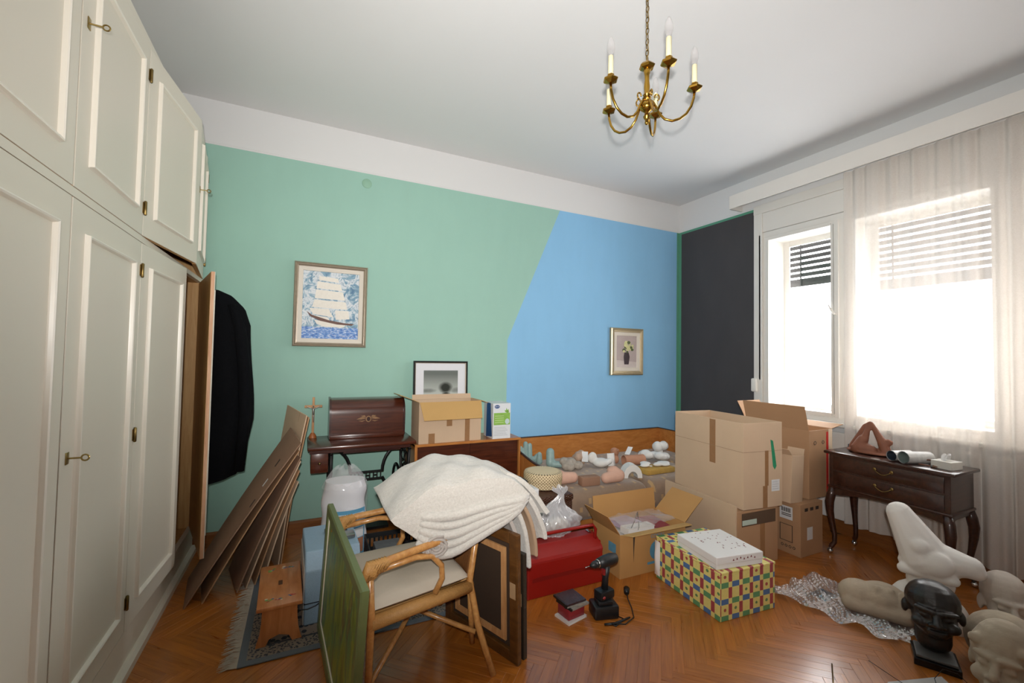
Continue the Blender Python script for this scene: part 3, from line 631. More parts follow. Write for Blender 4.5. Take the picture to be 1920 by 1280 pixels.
# ------------------------------------------------------------------ low cabinet with carton and filter box
BEDW = wood('honey_veneer', h('a8672e'), h('c48344'), .35, (2.2, 9, 9), coat=.3); BEDWZ = wood('honey_veneer_upright', h('a8672e'), h('c48344'), .35, (9, 9, 2.2), coat=.3)
cb = thing('low_cabinet', 'low wooden cabinet with dark recessed doors between table and bed', 'cabinet')
MB().box(.862, .885, 3.62, 3.965, 0, .735).build('side', BEDWZ, cb, bevel=.002); MB().box(1.84, 1.857, 3.62, 3.965, 0, .735).build('side', BEDWZ, cb, bevel=.002)
MB().box(.862, 1.857, 3.617, 3.965, .715, .736).build('top', BEDW, cb, bevel=.002); MB().box(.885, 1.84, 3.64, 3.96, .0, .06).build('plinth', MAHOD, cb)
MB().box(.887, 1.36, 3.645, 3.66, .062, .713).build('door', MAHO, cb); MB().box(1.364, 1.838, 3.645, 3.66, .062, .713).build('door', MAHO, cb); MB().box(.887, 1.838, 3.67, 3.96, .06, .713).build('body', MAHOD, cb)
cA = carton('open_carton', 'open cardboard box with drooping flaps on the low cabinet', (1.175, 3.762, .7365), .57, .255, .352, math.radians(1.5), [('f', .165, -62, .12), ('l', .175, 21), ('b', .045, 72), ('r', .07, -20)], tapes=[('f', -.20, -.145, 0, .085), ('f', -.04, .01, .14, .24), ('f', .13, .175, 0, .20)])
fb = thing('water_filter_carton', 'white and blue water filter carton with green label', 'carton', (1.662, 3.735, .7365)); wv_, dv, hv = .178, .215, .322
FW = plain('filter_white', h('dfe2e6'), .4, var=.02); FBL = plain('filter_blue', h('2c5d9c'), .35, var=.3, vs=8); FG = plain('filter_green', h('8dbb57'), .4, var=.25, vs=25)
MB().box(-wv_/2, wv_/2, -dv/2, dv/2, 0, hv).build('carton_body', FW, fb, bevel=.001)
MB().prism([(-.09, .02), (.0, .01), (.05, .0), (.04, .322), (-.05, .322), (-.06, .2)], -wv_/2-.0006, -wv_/2, 'x').build('blue_side_print', FBL, fb)
MB().box(-.08, .083, -dv/2-.0006, -dv/2, .125, .235).build('green_label', FG, fb)
for k, (a, l) in enumerate(((60, .04), (95, .045), (130, .035), (30, .03))):
    aa = math.radians(a); p = (.05, .235); e = (p[0]+l*math.cos(aa), p[1]+l*math.sin(aa)); n_ = (-math.sin(aa)*.008, math.cos(aa)*.008); m_ = ((p[0]+e[0])/2, (p[1]+e[1])/2)
    MB().prism([p, (m_[0]+n_[0], m_[1]+n_[1]), e, (m_[0]-n_[0], m_[1]-n_[1])], -dv/2-.0008, -dv/2, 'y').build('leaf_print', FG, fb)
MB().prism([(-.048+.026*math.cos(i*math.pi/8), .292+.016*math.sin(i*math.pi/8)) for i in range(16)], -dv/2-.0008, -dv/2, 'y').build('logo_oval', plain('logo_blue', h('1f4a86'), .4), fb)
text('logo_text', 'BRITA', .015, LABELW, (-.048, -dv/2-.0012, .292), FRONT, fb)
MB().prism([(.055+.022*math.cos(i*math.pi/8), .155+.026*math.sin(i*math.pi/8)) for i in range(16)], -dv/2-.0010, -dv/2, 'y').build('filter_picture', plain('pale_jug', h('c7d8dc'), .4), fb)
for k in range(6): MB().box(-.075, .06-.01*(k % 3), -dv/2-.0007, -dv/2, .03+k*.014, .034+k*.014).build('print_line', plain('grey_print', h('b9bcc0'), .5) if k == 0 else bpy.data.materials['grey_print'], fb)
for k in range(4): MB().box(-.07, .02, -dv/2-.0009, -dv/2, .145+k*.02, .150+k*.02).build('print_line', plain('pale_green_print', h('c5dca0'), .5) if k == 0 else bpy.data.materials['pale_green_print'], fb)
# ------------------------------------------------------------------ bed along the back wall
bd = thing('daybed', 'honey veneer daybed with brown patterned upholstered seat', 'daybed')
EDGE = plain('dark_edge_band', h('3a2216'), .35)
MB().box(1.875, 3.93, 3.955, 3.985, .12, .655).build('back_panel', BEDW, bd); MB().box(1.875, 3.93, 3.953, 3.987, .655, .662).build('back_edge', EDGE, bd)
MB().box(3.905, 3.93, 3.12, 3.954, .12, .655).build('head_panel', BEDW, bd); MB().box(3.903, 3.932, 3.12, 3.954, .655, .662).build('head_edge', EDGE, bd)
top = [(3.954, .615)]+[(3.954-.834*t, .615-.075*sm(t*1.25)+.0*t) for t in [k/12 for k in range(1, 11)]]+[(3.155, .535), (3.125, .515), (3.10, .48), (3.092, .43)]
MB().prism(top+[(3.092, .10), (3.954, .10)], 1.862, 1.884, 'x').build('foot_panel', BEDWZ, bd)
MB().tube([(1.873, p[0], p[1]+.004) for p in top], .0125, 6).build('foot_edge', EDGE, bd, True)
MB().box(1.89, 3.9, 2.93, 3.95, .08, .20).build('base', BEDW, bd)
for lx in (1.93, 3.86): MB().box(lx-.03, lx+.03, 2.95, 3.01, 0, .08).build('leg', EDGE, bd)
def uphol():
    t = NT('brown_patterned_upholstery'); v = t.coord('Object'); x = t.sep(v)
    w1_ = t.math('SINE', t.math('MULTIPLY', x[0], 700)); w2_ = t.math('SINE', t.math('MULTIPLY', t.math('ADD', x[1], x[2]), 700)); f = t.math('MULTIPLY_ADD', t.math('MULTIPLY', w1_, w2_), .12, .5)
    u = t.math('FRACT', t.math('MULTIPLY', x[0], 1/.085)); yz = t.math('SUBTRACT', x[1], x[2]); g = t.math('FRACT', t.math('ADD', t.math('MULTIPLY', yz, 1/.11), t.math('MULTIPLY', t.math('FLOOR', t.math('MULTIPLY', x[0], 1/.085)), .5)))
    dot = t.math('MULTIPLY', t.math('LESS_THAN', t.math('ABSOLUTE', t.math('SUBTRACT', u, .5)), .16), t.math('LESS_THAN', t.math('ABSOLUTE', t.math('SUBTRACT', g, .5)), .17))
    n = t.noise(v, 26, 4, .7); c = t.mix(t.math('MULTIPLY', f, t.math('ADD', n, .5)), h('6a5546'), h('a08770')); c = t.mix(t.math('MULTIPLY', dot, .55), c, h('c09a62'))
    t.set(c, .9); t.b.inputs['Sheen Weight'].default_value = .3; t.bump(f, .2, .002); return t.m
UPH = uphol()
for (a, b) in ((1.893, 2.715), (2.72, 3.50), (3.505, 3.9)): MB().rbox(a, b, 2.83 if a < 3.5 else 2.9, 3.95, .19, .435, .085, 5).build('seat_cushion', UPH, bd, True)
# ------------------------------------------------------------------ ceramic pieces on the bed
ZB = .437
TEAL = plain('teal_glaze', h('8ea9a6'), .45, var=.25, vs=30, bump=.3, bs=60); TERRA = plain('terracotta', h('b58266'), .8, var=.12, vs=20, bump=.3, bs=70); PINK = plain('pink_clay', h('d0a692'), .85, var=.12, vs=20, bump=.4, bs=60)
BROWNC = plain('brown_clay', h('94705a'), .85, var=.12, vs=20, bump=.3, bs=60); GREYC = plain('speckled_grey_clay', h('a69d92'), .8, var=.4, vs=45, bump=.5, bs=60); WCER = plain('white_glaze', h('dedcd8'), .5, var=.06, vs=20, bump=.25, bs=50)
def cer(name, label, mb, mat, loc, rz=0, voxel=.007, it=3, cat='sculpture', group=None):
    o = blob(name, mb, mat, voxel, it); o.location = loc; o.rotation_euler = (0, 0, rz); return tag(o, label, cat, group)
m = MB().cap_((-.05, 0, .02), (-.06, .0, .15), .03, .022).cap_((0, 0, .02), (-.005, 0, .19), .032, .024).cap_((.045, 0, .02), (.05, .01, .17), .03, .022).cap_((.085, -.01, .02), (.12, -.02, .07), .03, .02).ell((0, 0, .025), (.10, .06, .03))
cer('finger_sculpture', 'teal glazed clay hand with upright fingers behind the footboard', m, TEAL, (2.02, 3.82, ZB))
cer('teal_stump', 'small teal glazed clay stump on the bed', MB().cap_((0, 0, .02), (0, 0, .09), .032, .026), TEAL, (2.13, 3.74, ZB))
cer('teal_boot', 'teal glazed clay boot on the bed', MB().cap_((0, 0, .04), (.01, .02, .14), .042, .04).cap_((0, 0, .035), (.10, -.07, .03), .036, .028), TEAL, (2.16, 3.58, ZB))
m = MB(); rr_ = random.Random(11)
for k in range(9): m.ell((rr_.uniform(-.07, .07), rr_.uniform(-.05, .05), rr_.uniform(.03, .07)), (.045, .045, .04))
cer('clay_lump', 'lumpy speckled grey clay piece on the bed', m, GREYC, (2.32, 3.44, ZB))
m = MB(); 
for k in range(7): m.ell((rr_.uniform(-.06, .06), rr_.uniform(-.04, .04), rr_.uniform(.03, .10)), (.04, .045, .045))
cer('clay_figure', 'rough clay figure with a white tag on the bed', m, plain('pinkish_clay', h('b89c88'), .85, var=.25, vs=30, bump=.4, bs=60), (2.47, 3.56, ZB))
cer('white_bowl_sculpture', 'white shell shaped ceramic bowl on the bed', MB().ell((0, 0, .045), (.085, .07, .045)).ell((-.07, .04, .09), (.05, .03, .055)).cap_((.02, -.05, .05), (.08, -.03, .06), .03, .03), WCER, (2.62, 3.40, ZB))
TAGM = PAPER
def papertag(label, loc, w, hh, rot, bend=0):
    o = MB().grid(lambda s, t: ((s-.5)*w, bend*((s-.5)**2)*4, t*hh), 6, 3).build('paper_tag', TAGM); sdf = o.modifiers.new('t', 'SOLIDIFY'); sdf.thickness = .0008
    o.location = loc; o.rotation_euler = rot; return tag(o, label, 'paper tag')
papertag('white paper tag lying over the rough clay figure', (2.47, 3.45, ZB+.055), .06, .13, (math.radians(-55), 0, math.radians(-35)))
papertag('folded white card standing between bowl and terracotta piece', (2.77, 3.40, ZB), .09, .12, (math.radians(-10), 0, 0), .02)
papertag('white tag tied to the terracotta head', (2.96, 3.42, ZB+.09), .05, .12, (math.radians(-60), 0, math.radians(-60)))
papertag('white paper slip beside the white ceramic arch', (2.86, 3.02, ZB+.004), .05, .14, (math.radians(-68), 0, math.radians(-50)))
papertag('white card leaning on the ceramics near the head panel', (3.42, 3.2, ZB), .06, .10, (math.radians(-8), 0, math.radians(20)))
cer('terracotta_animal', 'small terracotta animal head on the bed', MB().ell((0, 0, .11), (.04, .05, .04)).cap_((0, 0, .03), (0, .01, .10), .045, .03).cap_((0, -.03, .12), (-.01, -.07, .14), .02, .01), TERRA, (2.87, 3.5, ZB))
tb = MB(); tb.tube([(-.11, 0, .05), (.11, -.03, .05)], .05, 20, cap=False); tb.tube([(-.11, 0, .05), (.11, -.03, .05)], .042, 20, cap=False)
o = tb.build('terracotta_tube', TERRA, None, True); o.location = (2.98, 3.36, ZB+.001); tag(o, 'hollow terracotta tube lying on the bed', 'sculpture')
m = MB()
for k in range(10): m.ell((rr_.uniform(-.15, .15), rr_.uniform(-.06, .06), rr_.uniform(.04, .10)), (.06, .05, .04))
cer('white_plaster_group', 'cluster of white plaster pieces on the bed beside the carton', m, WCER, (3.27, 3.38, ZB))
m = MB()
for k in range(6): m.ell((rr_.uniform(-.08, .08), rr_.uniform(-.05, .05), rr_.uniform(.03, .12)), (.05, .05, .05))
cer('white_plaster_lump', 'white plaster lump at the head panel end of the bed', m, WCER, (3.52, 3.55, ZB))
m = MB().cap_((-.13, .02, .045), (.02, -.02, .05), .055, .045).ell((-.1, .02, .06), (.07, .06, .055)); cer('pink_clay_slab', 'pale pink clay slab at the bed corner', m, PINK, (2.05, 3.08, ZB))
o = MB().cbox(-.085, .085, -.04, .04, 0, .075, .008).build('brown_clay_block', BROWNC, None, True, auto=40); o.location = (2.17, 2.97, ZB); o.rotation_euler = (0, 0, -.1); tag(o, 'brown clay brick lying at the front of the bed', 'clay block')
m = MB().cap_((-.07, 0, .045), (.06, 0, .055), .045, .055).ell((.03, .03, .09), (.06, .05, .04)); cer('pink_clay_torso', 'pale pink clay torso at the front edge of the bed', m, PINK, (2.40, 2.95, ZB))
ar = MB(); n = 14; N_ = []
for k in range(n+1):
    a = math.pi*k/n; N_.append((math.cos(a), math.sin(a)))
outer = [(.085*c, .012+.105*s_) for c, s_ in N_]; inn = [(.045*c, .002+.055*s_) for c, s_ in N_]
ar.prism([(.085, 0)]+outer+[(-.085, 0), (-.045, 0)]+inn[::-1]+[(.045, 0)], -.05, .05, 'y')
o = ar.build('ceramic_arch', WCER, None, True, auto=40); o.location = (2.67, 3.03, ZB); o.rotation_euler = (0, 0, -.35); tag(o, 'white ceramic arch like a small igloo on the bed', 'sculpture')
MB_ = MB().cbox(-.17, .17, -.08, .08, 0, .05, .01); o = MB_.build('ochre_foam_slab', plain('ochre_foam', h('b08d45'), .9, var=.25, vs=30, bump=.5, bs=40), None, True, auto=40); o.location = (3.0, 3.07, ZB); tag(o, 'ochre foam slab under white plaster on the bed', 'foam slab')
m = MB()
for k in range(8): m.ell((rr_.uniform(-.14, .14), rr_.uniform(-.05, .05), rr_.uniform(.012, .03)), (.05, .035, .015))
cer('plaster_sheet', 'white plaster pieces lying on the ochre foam slab', m, WCER, (3.0, 3.08, ZB+.05), voxel=.006)
# ------------------------------------------------------------------ cartons by the window
tl_ = [('l', -.08, -.03, .0, .63)]
lowb = carton('bottom_carton', 'brown carton with an open front slot carrying the tall carton', (3.075, 2.455, 0), .42, .72, .40, math.radians(-3), mat=CARDB, tapes=[('l', -.12, -.06, .0, .4)], closed=True)
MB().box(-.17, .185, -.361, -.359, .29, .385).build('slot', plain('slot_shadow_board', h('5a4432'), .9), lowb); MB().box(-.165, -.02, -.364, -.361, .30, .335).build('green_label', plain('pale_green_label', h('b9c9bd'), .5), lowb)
MB().box(.02, .07, -.361, -.3595, .0, .29).build('tape', TAPE, lowb)
MB().box(-.225, -.212, -.355, .355, .0, .445).build('side_flap', CARD, lowb, bevel=.001)
bigb = carton('tall_carton', 'tall open cardboard box marked with green paint', (3.140, 2.445, .4055), .385, .72, .628, math.radians(-6.6), mat=CARD, inner=CARDG, tapes=[('l', -.10, -.04, .28, .62), ('f', .0, .045, 0, .16), ('f', .02, .055, .16, .42)])
MB().box(-.1925, .1925, -.3612, -.3604, .415, .417).box(-.1935, -.1927, -.36, .36, .415, .417).build('crease', PRINT if False else plain('crease_line', h('8d6f54'), .8), bigb)
gp = MB(); gp.prism([(.075, .50), (.10, .49), (.118, .40), (.135, .30), (.118, .275), (.10, .30), (.088, .40)], -.3612, -.36, 'y'); gp.build('green_paint_mark', plain('green_spray', h('1f8a5f'), .6, var=.2, vs=40), bigb)
lb_ = MB().box(.085, .165, -.3614, -.36, .115, .20).build('address_label', LABELW, bigb)
for k in range(4): MB().box(.092, .155-.01*(k % 2), -.3618, -.3613, .13+k*.017, .134+k*.017).build('print_line', bpy.data.materials['grey_print'], lb_)
prb = carton('printed_carton', 'closed brown carton with a barcode label and printed symbols', (3.592, 2.225, 0), .285, .40, .40, 0, mat=CARDB, closed=True)
bl = MB().box(-.1432, -.1427, -.14, -.04, .26, .36).build('barcode_label', LABELW, prb)
for k in range(9): MB().box(-.1437, -.1431, -.125+k*.0085, -.121+k*.0085+.002*(k % 2), .315, .348).build('barcode_bar', PRINT, bl)
for k in range(2): MB().box(-.1437, -.1431, -.13, -.055, .285+k*.013, .291+k*.013).build('print_line', PRINT, bl)
MB().box(-.06, .01, -.2007, -.20, .12, .215).build('sticker', LABELW, prb)
for k in range(4): MB().tube([(-.1432, -.15+k*.03+.009*math.cos(a*.7854), .055+.009*math.sin(a*.7854)) for a in range(8)], .0022, 4, closed=True).build('printed_symbol', PRINT, prb)
fr = MB(); fr.box(-.1432, -.1427, -.14, -.135, .09, .22).box(-.1432, -.1427, -.045, -.04, .09, .22).box(-.1432, -.1427, -.14, -.04, .09, .094).box(-.1432, -.1427, -.14, -.04, .216, .22); fr.build('printed_frame', PRINT, prb)
for k in range(3): MB().box(-.09+k*.07, -.05+k*.07, -.2007, -.20, .34, .365).build('printed_symbol', PRINT, prb)
tallb = carton('window_carton', 'open brown carton below the window with a red stripe', (3.80, 2.34, .402), .32, .54, .54, 0, [('b', .20, 62), ('r', .17, 8), ('l', .20, 75), ('f', .0001, 80)], mat=CARDB, inner=CARDB)
MB().box(.075, .105, -.2708, -.27, .0, .52).build('red_stripe', plain('red_tape', h('c62f2a'), .35), tallb); MB().box(.105, .16, -.2708, -.27, .0, .54).build('pale_strip', plain('pale_card_print', h('d9c4a8'), .7), tallb)
for x in (-.08, .03): MB().tube([(x+.014*math.cos(a*.7854), -.2703, .44+.014*math.sin(a*.7854)) for a in range(8)], .0025, 4, closed=True).build('printed_symbol', PRINT, tallb)
tlt = carton('tilted_carton', 'small open carton tipped between two larger cartons', (3.462, 2.13, .402), .17, .13, .36, math.radians(4), [('l', .07, 40), ('r', .05, 80)], mat=CARD, inner=CARD, tilt=(0, math.radians(5), math.radians(4)))
# ------------------------------------------------------------------ carton of wrapped books
coc = carton('book_carton', 'worn cardboard box filled with plastic wrapped books', (2.272, 2.486, 0), .60, .31, .292, math.radians(-.8), [('b', .17, 84), ('l', .16, 55, .1), ('r', .24, 40), ('f', .09, 12, .3)], mat=cardboard('ochre_cardboard', h('b98d58')), inner=CARDIN)
MB().prism([(.02+.06*math.cos(i*math.pi/8), .145+.065*math.sin(i*math.pi/8)) for i in range(16)], -.1557, -.155, 'y').build('blue_emblem', BLUEP, coc)
MB().box(-.06, .11, -.1557, -.155, .055, .072).build('blue_band', BLUEP, coc); MB().box(-.3005, -.30, -.11, -.03, .15, .215).build('blue_emblem', BLUEP, coc)
text('box_lettering', 'CORDU', .034, BLUEP, (.03, -.1560, .245), FRONT, coc)
MB().prism([(-.19, .292), (-.17, .292), (-.178, .2), (-.183, .09), (-.187, .2)], -.1556, -.155, 'y').build('tear', PRINT, coc)
def bookthing(name, label, loc, w, d, hh, rot, cov, rz=0, pages=True, group=None):
    t = thing(name, label, 'book', loc, rz, group); t.rotation_euler = rot
    c = MB().box(-w/2, w/2, -d/2, d/2, 0, .003).box(-w/2, w/2, -d/2, d/2, hh-.003, hh).box(-w/2, -w/2+.003, -d/2, d/2, .003, hh-.003); c.build('cover', cov, t)
    MB().box(-w/2+.003, w/2-.004, -d/2+.004, d/2-.004, .003, hh-.003).build('pages', PAPER, t); return t
LIL = plain('lilac_cover', h('b3a3b5'), .25, var=.3, vs=10); REDC = plain('red_cover', h('8f2d35'), .35, var=.2, vs=15); WCOV = plain('white_cover', h('dcd8d4'), .3)
bookthing('book', 'lilac covered book on top in the worn box', (2.19, 2.548, .262), .20, .15, .03, (0, math.radians(3), math.radians(10)), LIL)
bookthing('book', 'thick white book in the front of the worn box', (2.19, 2.41, .258), .26, .08, .045, (0, math.radians(3), math.radians(3)), WCOV)
bookthing('book', 'red covered book at the right in the worn box', (2.40, 2.48, .235), .16, .22, .04, (0, 0, math.radians(-8)), REDC)
bookthing('book', 'book lying beneath the lilac book in the worn box', (2.19, 2.50, .20), .24, .22, .05, (0, 0, math.radians(2)), WCOV); bookthing('book', 'book lying at the bottom under the red book', (2.40, 2.49, .18), .17, .22, .05, (0, 0, math.radians(2)), WCOV)
def film(name, alpha=.25, c=(.9, .9, .92), rough=.12, dif=.8):
    t = NT(name); tr = t.n('ShaderNodeBsdfTransparent'); gl = t.n('ShaderNodeBsdfGlossy'); gl.inputs['Roughness'].default_value = rough; df = t.n('ShaderNodeBsdfDiffuse'); df.inputs[0].default_value = (*c, 1)
    m0 = t.n('ShaderNodeMixShader'); m0.inputs[0].default_value = dif; t.l(gl.outputs[0], m0.inputs[1]); t.l(df.outputs[0], m0.inputs[2])
    mx = t.n('ShaderNodeMixShader'); mx.inputs[0].default_value = alpha; t.l(tr.outputs[0], mx.inputs[1]); t.l(m0.outputs[0], mx.inputs[2]); t.l(mx.outputs[0], t.out.inputs[0]); return t.m
FILM = film('clear_plastic_film', .22)
rf = random.Random(21)
def crumple(s, t, w, d, z, amp, seed):
    r = random.Random(seed); a = [r.uniform(0, 6.3) for _ in range(6)]
    x, y = (s-.5)*w, (t-.5)*d
    return (x, y, z+amp*(math.sin(x*40+a[0]+3*math.sin(y*25+a[1]))+.7*math.sin(y*55+a[2]+2*math.sin(x*33+a[3]))+.4*math.sin((x+y)*90+a[4])))
o = MB().grid(lambda s, t: crumple(s, t, .46, .24, .316, .006, 4), 50, 30).build('plastic_wrap', FILM, None, True); o.location = (2.29, 2.485, 0); tag(o, 'crumpled clear plastic over the books in the worn box', 'plastic wrap')
tag(MB().tube([(2.10, 2.38, .30), (2.115, 2.36, .36), (2.14, 2.37, .40), (2.17, 2.39, .405), (2.185, 2.40, .36), (2.165, 2.37, .31), (2.13, 2.34, .305)], .0022, 6).build('wire_loop', STEEL, None, True), 'loop of grey wire standing out of the worn box', 'wire')
# ------------------------------------------------------------------ checked gift box and white box
def checks():
    t = NT('checked_gift_paper'); uv = t.n('ShaderNodeUVMap'); uv.uv_map = 'UVMap'; x = t.sep(uv.outputs[0]); n = t.noise(t.coord('Object'), 60, 3)
    u = t.math('DIVIDE', x[0], .083); v = t.math('DIVIDE', x[1], .093); fx = t.math('FRACT', u); fy = t.math('FRACT', v); iu = t.math('FLOOR', u); iv = t.math('FLOOR', v)
    red = t.math('LESS_THAN', fx, .33); short = t.math('LESS_THAN', fy, .34); par = t.math('MODULO', t.math('ADD', t.math('ABSOLUTE', iu), t.math('ABSOLUTE', iv)), 2)
    bg_ = t.mix(t.math('LESS_THAN', par, .5), h('4f76a6'), h('5f9a6c')); yel = t.mix(n, h('d9cf78'), h('e8dc8e')); rd = t.mix(n, h('9a4248'), h('b05258'))
    # little motif in every third yellow cell
    dx = t.math('SUBTRACT', fx, .665); dy = t.math('MULTIPLY', t.math('SUBTRACT', fy, .67), 1.27); rad = t.math('ADD', t.math('POWER', dx, 2), t.math('POWER', dy, 2))
    hsh = t.math('FRACT', t.math('MULTIPLY', t.math('SINE', t.math('ADD', t.math('MULTIPLY', iu, 12.9), t.math('MULTIPLY', iv, 78.2))), 437.5))
    mot = t.math('MULTIPLY', t.math('LESS_THAN', rad, t.math('MULTIPLY_ADD', n, .03, .0)), t.math('LESS_THAN', hsh, .42))
    mc = t.mix(t.math('LESS_THAN', hsh, .2), h('5f8a5c'), h('a8504a'))
    tall = t.mix(red, t.mix(mot, yel, mc), rd); sh = t.mix(red, t.mix(n, bg_, mul(h('8aa8a0'), 1)) if False else bg_, yel)
    t.set(t.mix(short, tall, sh), .4); return t.m
def uvbox(o, w, d, hh):
    me = o.data; u = me.uv_layers.new(name='UVMap')
    for p in me.polygons:
        n = p.normal
        for li in p.loop_indices:
            c = me.vertices[me.loops[li].vertex_index].co
            if abs(n.y) > .7: q_ = (c.x+w/2+.02, c.z)
            elif abs(n.x) > .7: q_ = (d/2-c.y+.02, c.z)
            else: q_ = (c.x+w/2+.02, c.y+.5)
            u.data[li].uv = q_
gb = thing('gift_box', 'large box wrapped in red blue and green checked yellow paper', 'gift box', (2.424, 1.98, 0), math.radians(-4.6))
CHK = checks(); o = MB().cbox(-.219, .219, -.273, .273, 0, .262, .004).build('box_body', CHK, gb); uvbox(o, .438, .546, .28)
o = MB().cbox(-.222, .222, -.276, .276, .262, .277, .004).build('lid', CHK, gb); uvbox(o, .44, .55, .28)
MB().grid(lambda s, t: (-.225-.02*math.sin(s*3.1)*math.sin(t*3.1), lerp(.225, .277, s), lerp(.02, .25, t)), 8, 8).build('paper_end', PAPER, gb, True)
wb = thing('white_box', 'white flat box dotted with small red triangles on the checked box', 'box', (2.385, 1.90, .2785), math.radians(-9.1))
MB().cbox(-.168, .168, -.172, .172, 0, .045, .003).build('base', PAPER, wb); MB().cbox(-.171, .171, -.175, .175, .028, .072, .004).build('lid', PAPER, wb)
RTRI = plain('dark_red_print', h('7a2a30'), .5); rt_ = random.Random(9)
for k in range(46):
    x, y = rt_.uniform(-.12, .15), rt_.uniform(-.10, .15); q_ = .0055
    if x < -.05 and y < .0: continue
    a = rt_.uniform(0, 6.28); MB().prism([(x+q_*math.cos(a+i*2.0944), y+q_*math.sin(a+i*2.0944)) for i in range(3)], .072, .0726, 'z').build('triangle_print', RTRI, wb)
for k in range(7):
    x = -.05+k*.026; z = .042+.004*(k % 3); MB().prism([(x-.006, z), (x+.006, z), (x, z+.012)], -.1757, -.175, 'y').build('triangle_print', RTRI, wb)
# ------------------------------------------------------------------ console table
WAL = wood('walnut_console', h('24110b'), h('44241a'), .28, (14, 1.5, 14), coat=.5)
ct = thing('console_table', 'dark walnut console table with two drawers and curved legs', 'console table', (3.945, 1.635, 0), math.radians(-90))
# local: x along width (world -Y -> +x is towards camera), y towards -X?  local -y faces world -X
MB().cbox(-.385, .385, -.205, .175, .775, .797, .007).build('top', WAL, ct, True, auto=40)
MB().box(-.355, .355, -.182, .16, .53, .776).build('body', WAL, ct, bevel=.003)
MB().cbox(-.365, .365, -.192, .165, .515, .533, .005).build('waist_moulding', WAL, ct, True, auto=40)
MB().prism([(-.345, .515), (.345, .515), (.345, .455), (.26, .47), (.12, .495), (0, .50), (-.12, .495), (-.26, .47), (-.345, .455)], -.18, -.165, 'y').build('apron', WAL, ct)
MB().prism([(-.16, .515), (.17, .515), (.17, .455), (.1, .485), (-.09, .485), (-.16, .455)], .335, .35, 'x').build('apron', WAL, ct)
for z0, z1 in ((.54, .645), (.657, .762)):
    d_ = MB().cbox(-.325, .325, -.189, -.18, z0, z1, .004).build('drawer', WAL, ct, True, auto=40); zc = (z0+z1)/2
    hd = MB().tube([(-.05+i*.0125, -.197-.006*math.sin(i*math.pi/8), zc+.012-.026*math.sin(i*math.pi/8)) for i in range(9)], .0032, 6)
    for sx in (-1, 1): hd.lathe([(0, 0), (.008, .002), (.006, .008), (0, .01)], 10, (sx*.05, -.19, zc+.012)); hd.ell((sx*.05, -.192, zc+.014), (.011, .004, .013))
    hd.build('handle', OLDBRASS, d_, True)
for sx in (-1, 1):
    for sy in (-1, 1):
        x, y = sx*.335, -.165 if sy < 0 else .145
        pts = [(0, .515, .026), (.012, .46, .031), (.022, .40, .030), (.020, .33, .025), (.008, .24, .019), (-.006, .15, .016), (-.006, .09, .016), (.012, .06, .018), (.018, .045, .014)]
        lg = MB().tube([(x+sx*a*.8, y+sy*a*.8, z) for a, z, r in pts], [r for a, z, r in pts], 10).build('leg', WAL, ct, True)
        MB().ell((x+sx*.016, y+sy*.016, .02), (.02, .02, .02)).box(x+sx*.016-.006, x+sx*.016+.006, y+sy*.016-.006, y+sy*.016+.006, .03, .05).build('castor', CHROME, lg, True)
# things on the console (world coordinates)
TERR2 = plain('fired_terracotta', h('84523c'), .65, var=.18, vs=14, bump=.25, bs=60)
m = MB().ell((3.95, 1.80, .81), (.10, .16, .016))
m.cap_((3.96, 1.90, .83), (3.955, 1.83, 1.0), .045, .022).cap_((3.955, 1.83, 1.0), (3.95, 1.80, 1.03), .02, .014)
m.cap_((3.90, 1.86, .83), (3.91, 1.83, .90), .045, .035).cap_((3.91, 1.82, .90), (3.94, 1.80, 1.02), .028, .012)
m.cap_((3.95, 1.70, .83), (3.95, 1.72, .89), .034, .032).cap_((3.95, 1.72, .89), (3.95, 1.79, 1.03), .030, .013).ell((3.96, 1.69, .90), (.025, .03, .025)).cap_((3.90, 1.84, .84), (3.91, 1.78, .83), .045, .04)
tag(blob('terracotta_sculpture', m, TERR2, .007, 3), 'terracotta sculpture of raised legs on the console table', 'sculpture')
tag(MB().box(4.02, 4.11, 1.905, 1.985, .7975, .83).build('slate_box', plain('slate_blue', h('4a5560'), .5)), 'dark slate box behind the terracotta legs', 'box')
def roll(name, label, a, b, r, mat, inn):
    t = thing(name, label, 'paper roll'); MB().tube([a, b], r, 22, cap=False).build('sheet', mat, t, True)
    MB().tube([a, b], r*.86, 22, cap=False).build('inner_sheet', inn, t, True); return t
PRT = plain('printed_magazine', h('c9c7c4'), .35, var=.3, vs=35); DKP = plain('dark_magazine', h('2c3844'), .4, var=.3, vs=20)
roll('rolled_magazine', 'rolled magazine with a dark inside on the console', (3.80, 1.605, .835), (3.95, 1.56, .835), .036, PRT, DKP)
roll('rolled_magazine', 'rolled magazine with a pale cover on the console', (3.785, 1.53, .84), (3.98, 1.465, .835), .042, PRT, plain('grey_green_page', h('7d8a86'), .5, var=.3, vs=30))
for k, (a, b, c) in enumerate((((3.90, 1.46, .83), (3.96, 1.36, .835), 'brown paint brush lying over the magazine rolls'), ((3.82, 1.46, .808), (3.84, 1.37, .806), 'short brush beside the tissue box'))):
    t = thing('paint_brush', c, 'brush'); A, B = Vector(a), Vector(b); MB().tube([A, A.lerp(B, .65)], .006, 8).build('brush_handle', plain('brush_wood_%d' % k, h('6a4430'), .4), t, True); MB().tube([A.lerp(B, .65), A.lerp(B, .75)], .008, 8).build('ferrule', STEEL, t, True); MB().tube([A.lerp(B, .75), B], [.009, .003], 8).build('bristles', plain('bristle_%d' % k, h('8a6a58'), .9), t, True)
tb_ = thing('tissue_box', 'low white tissue box on the console table end', 'tissue box', (3.90, 1.345, .7975), math.radians(-8))
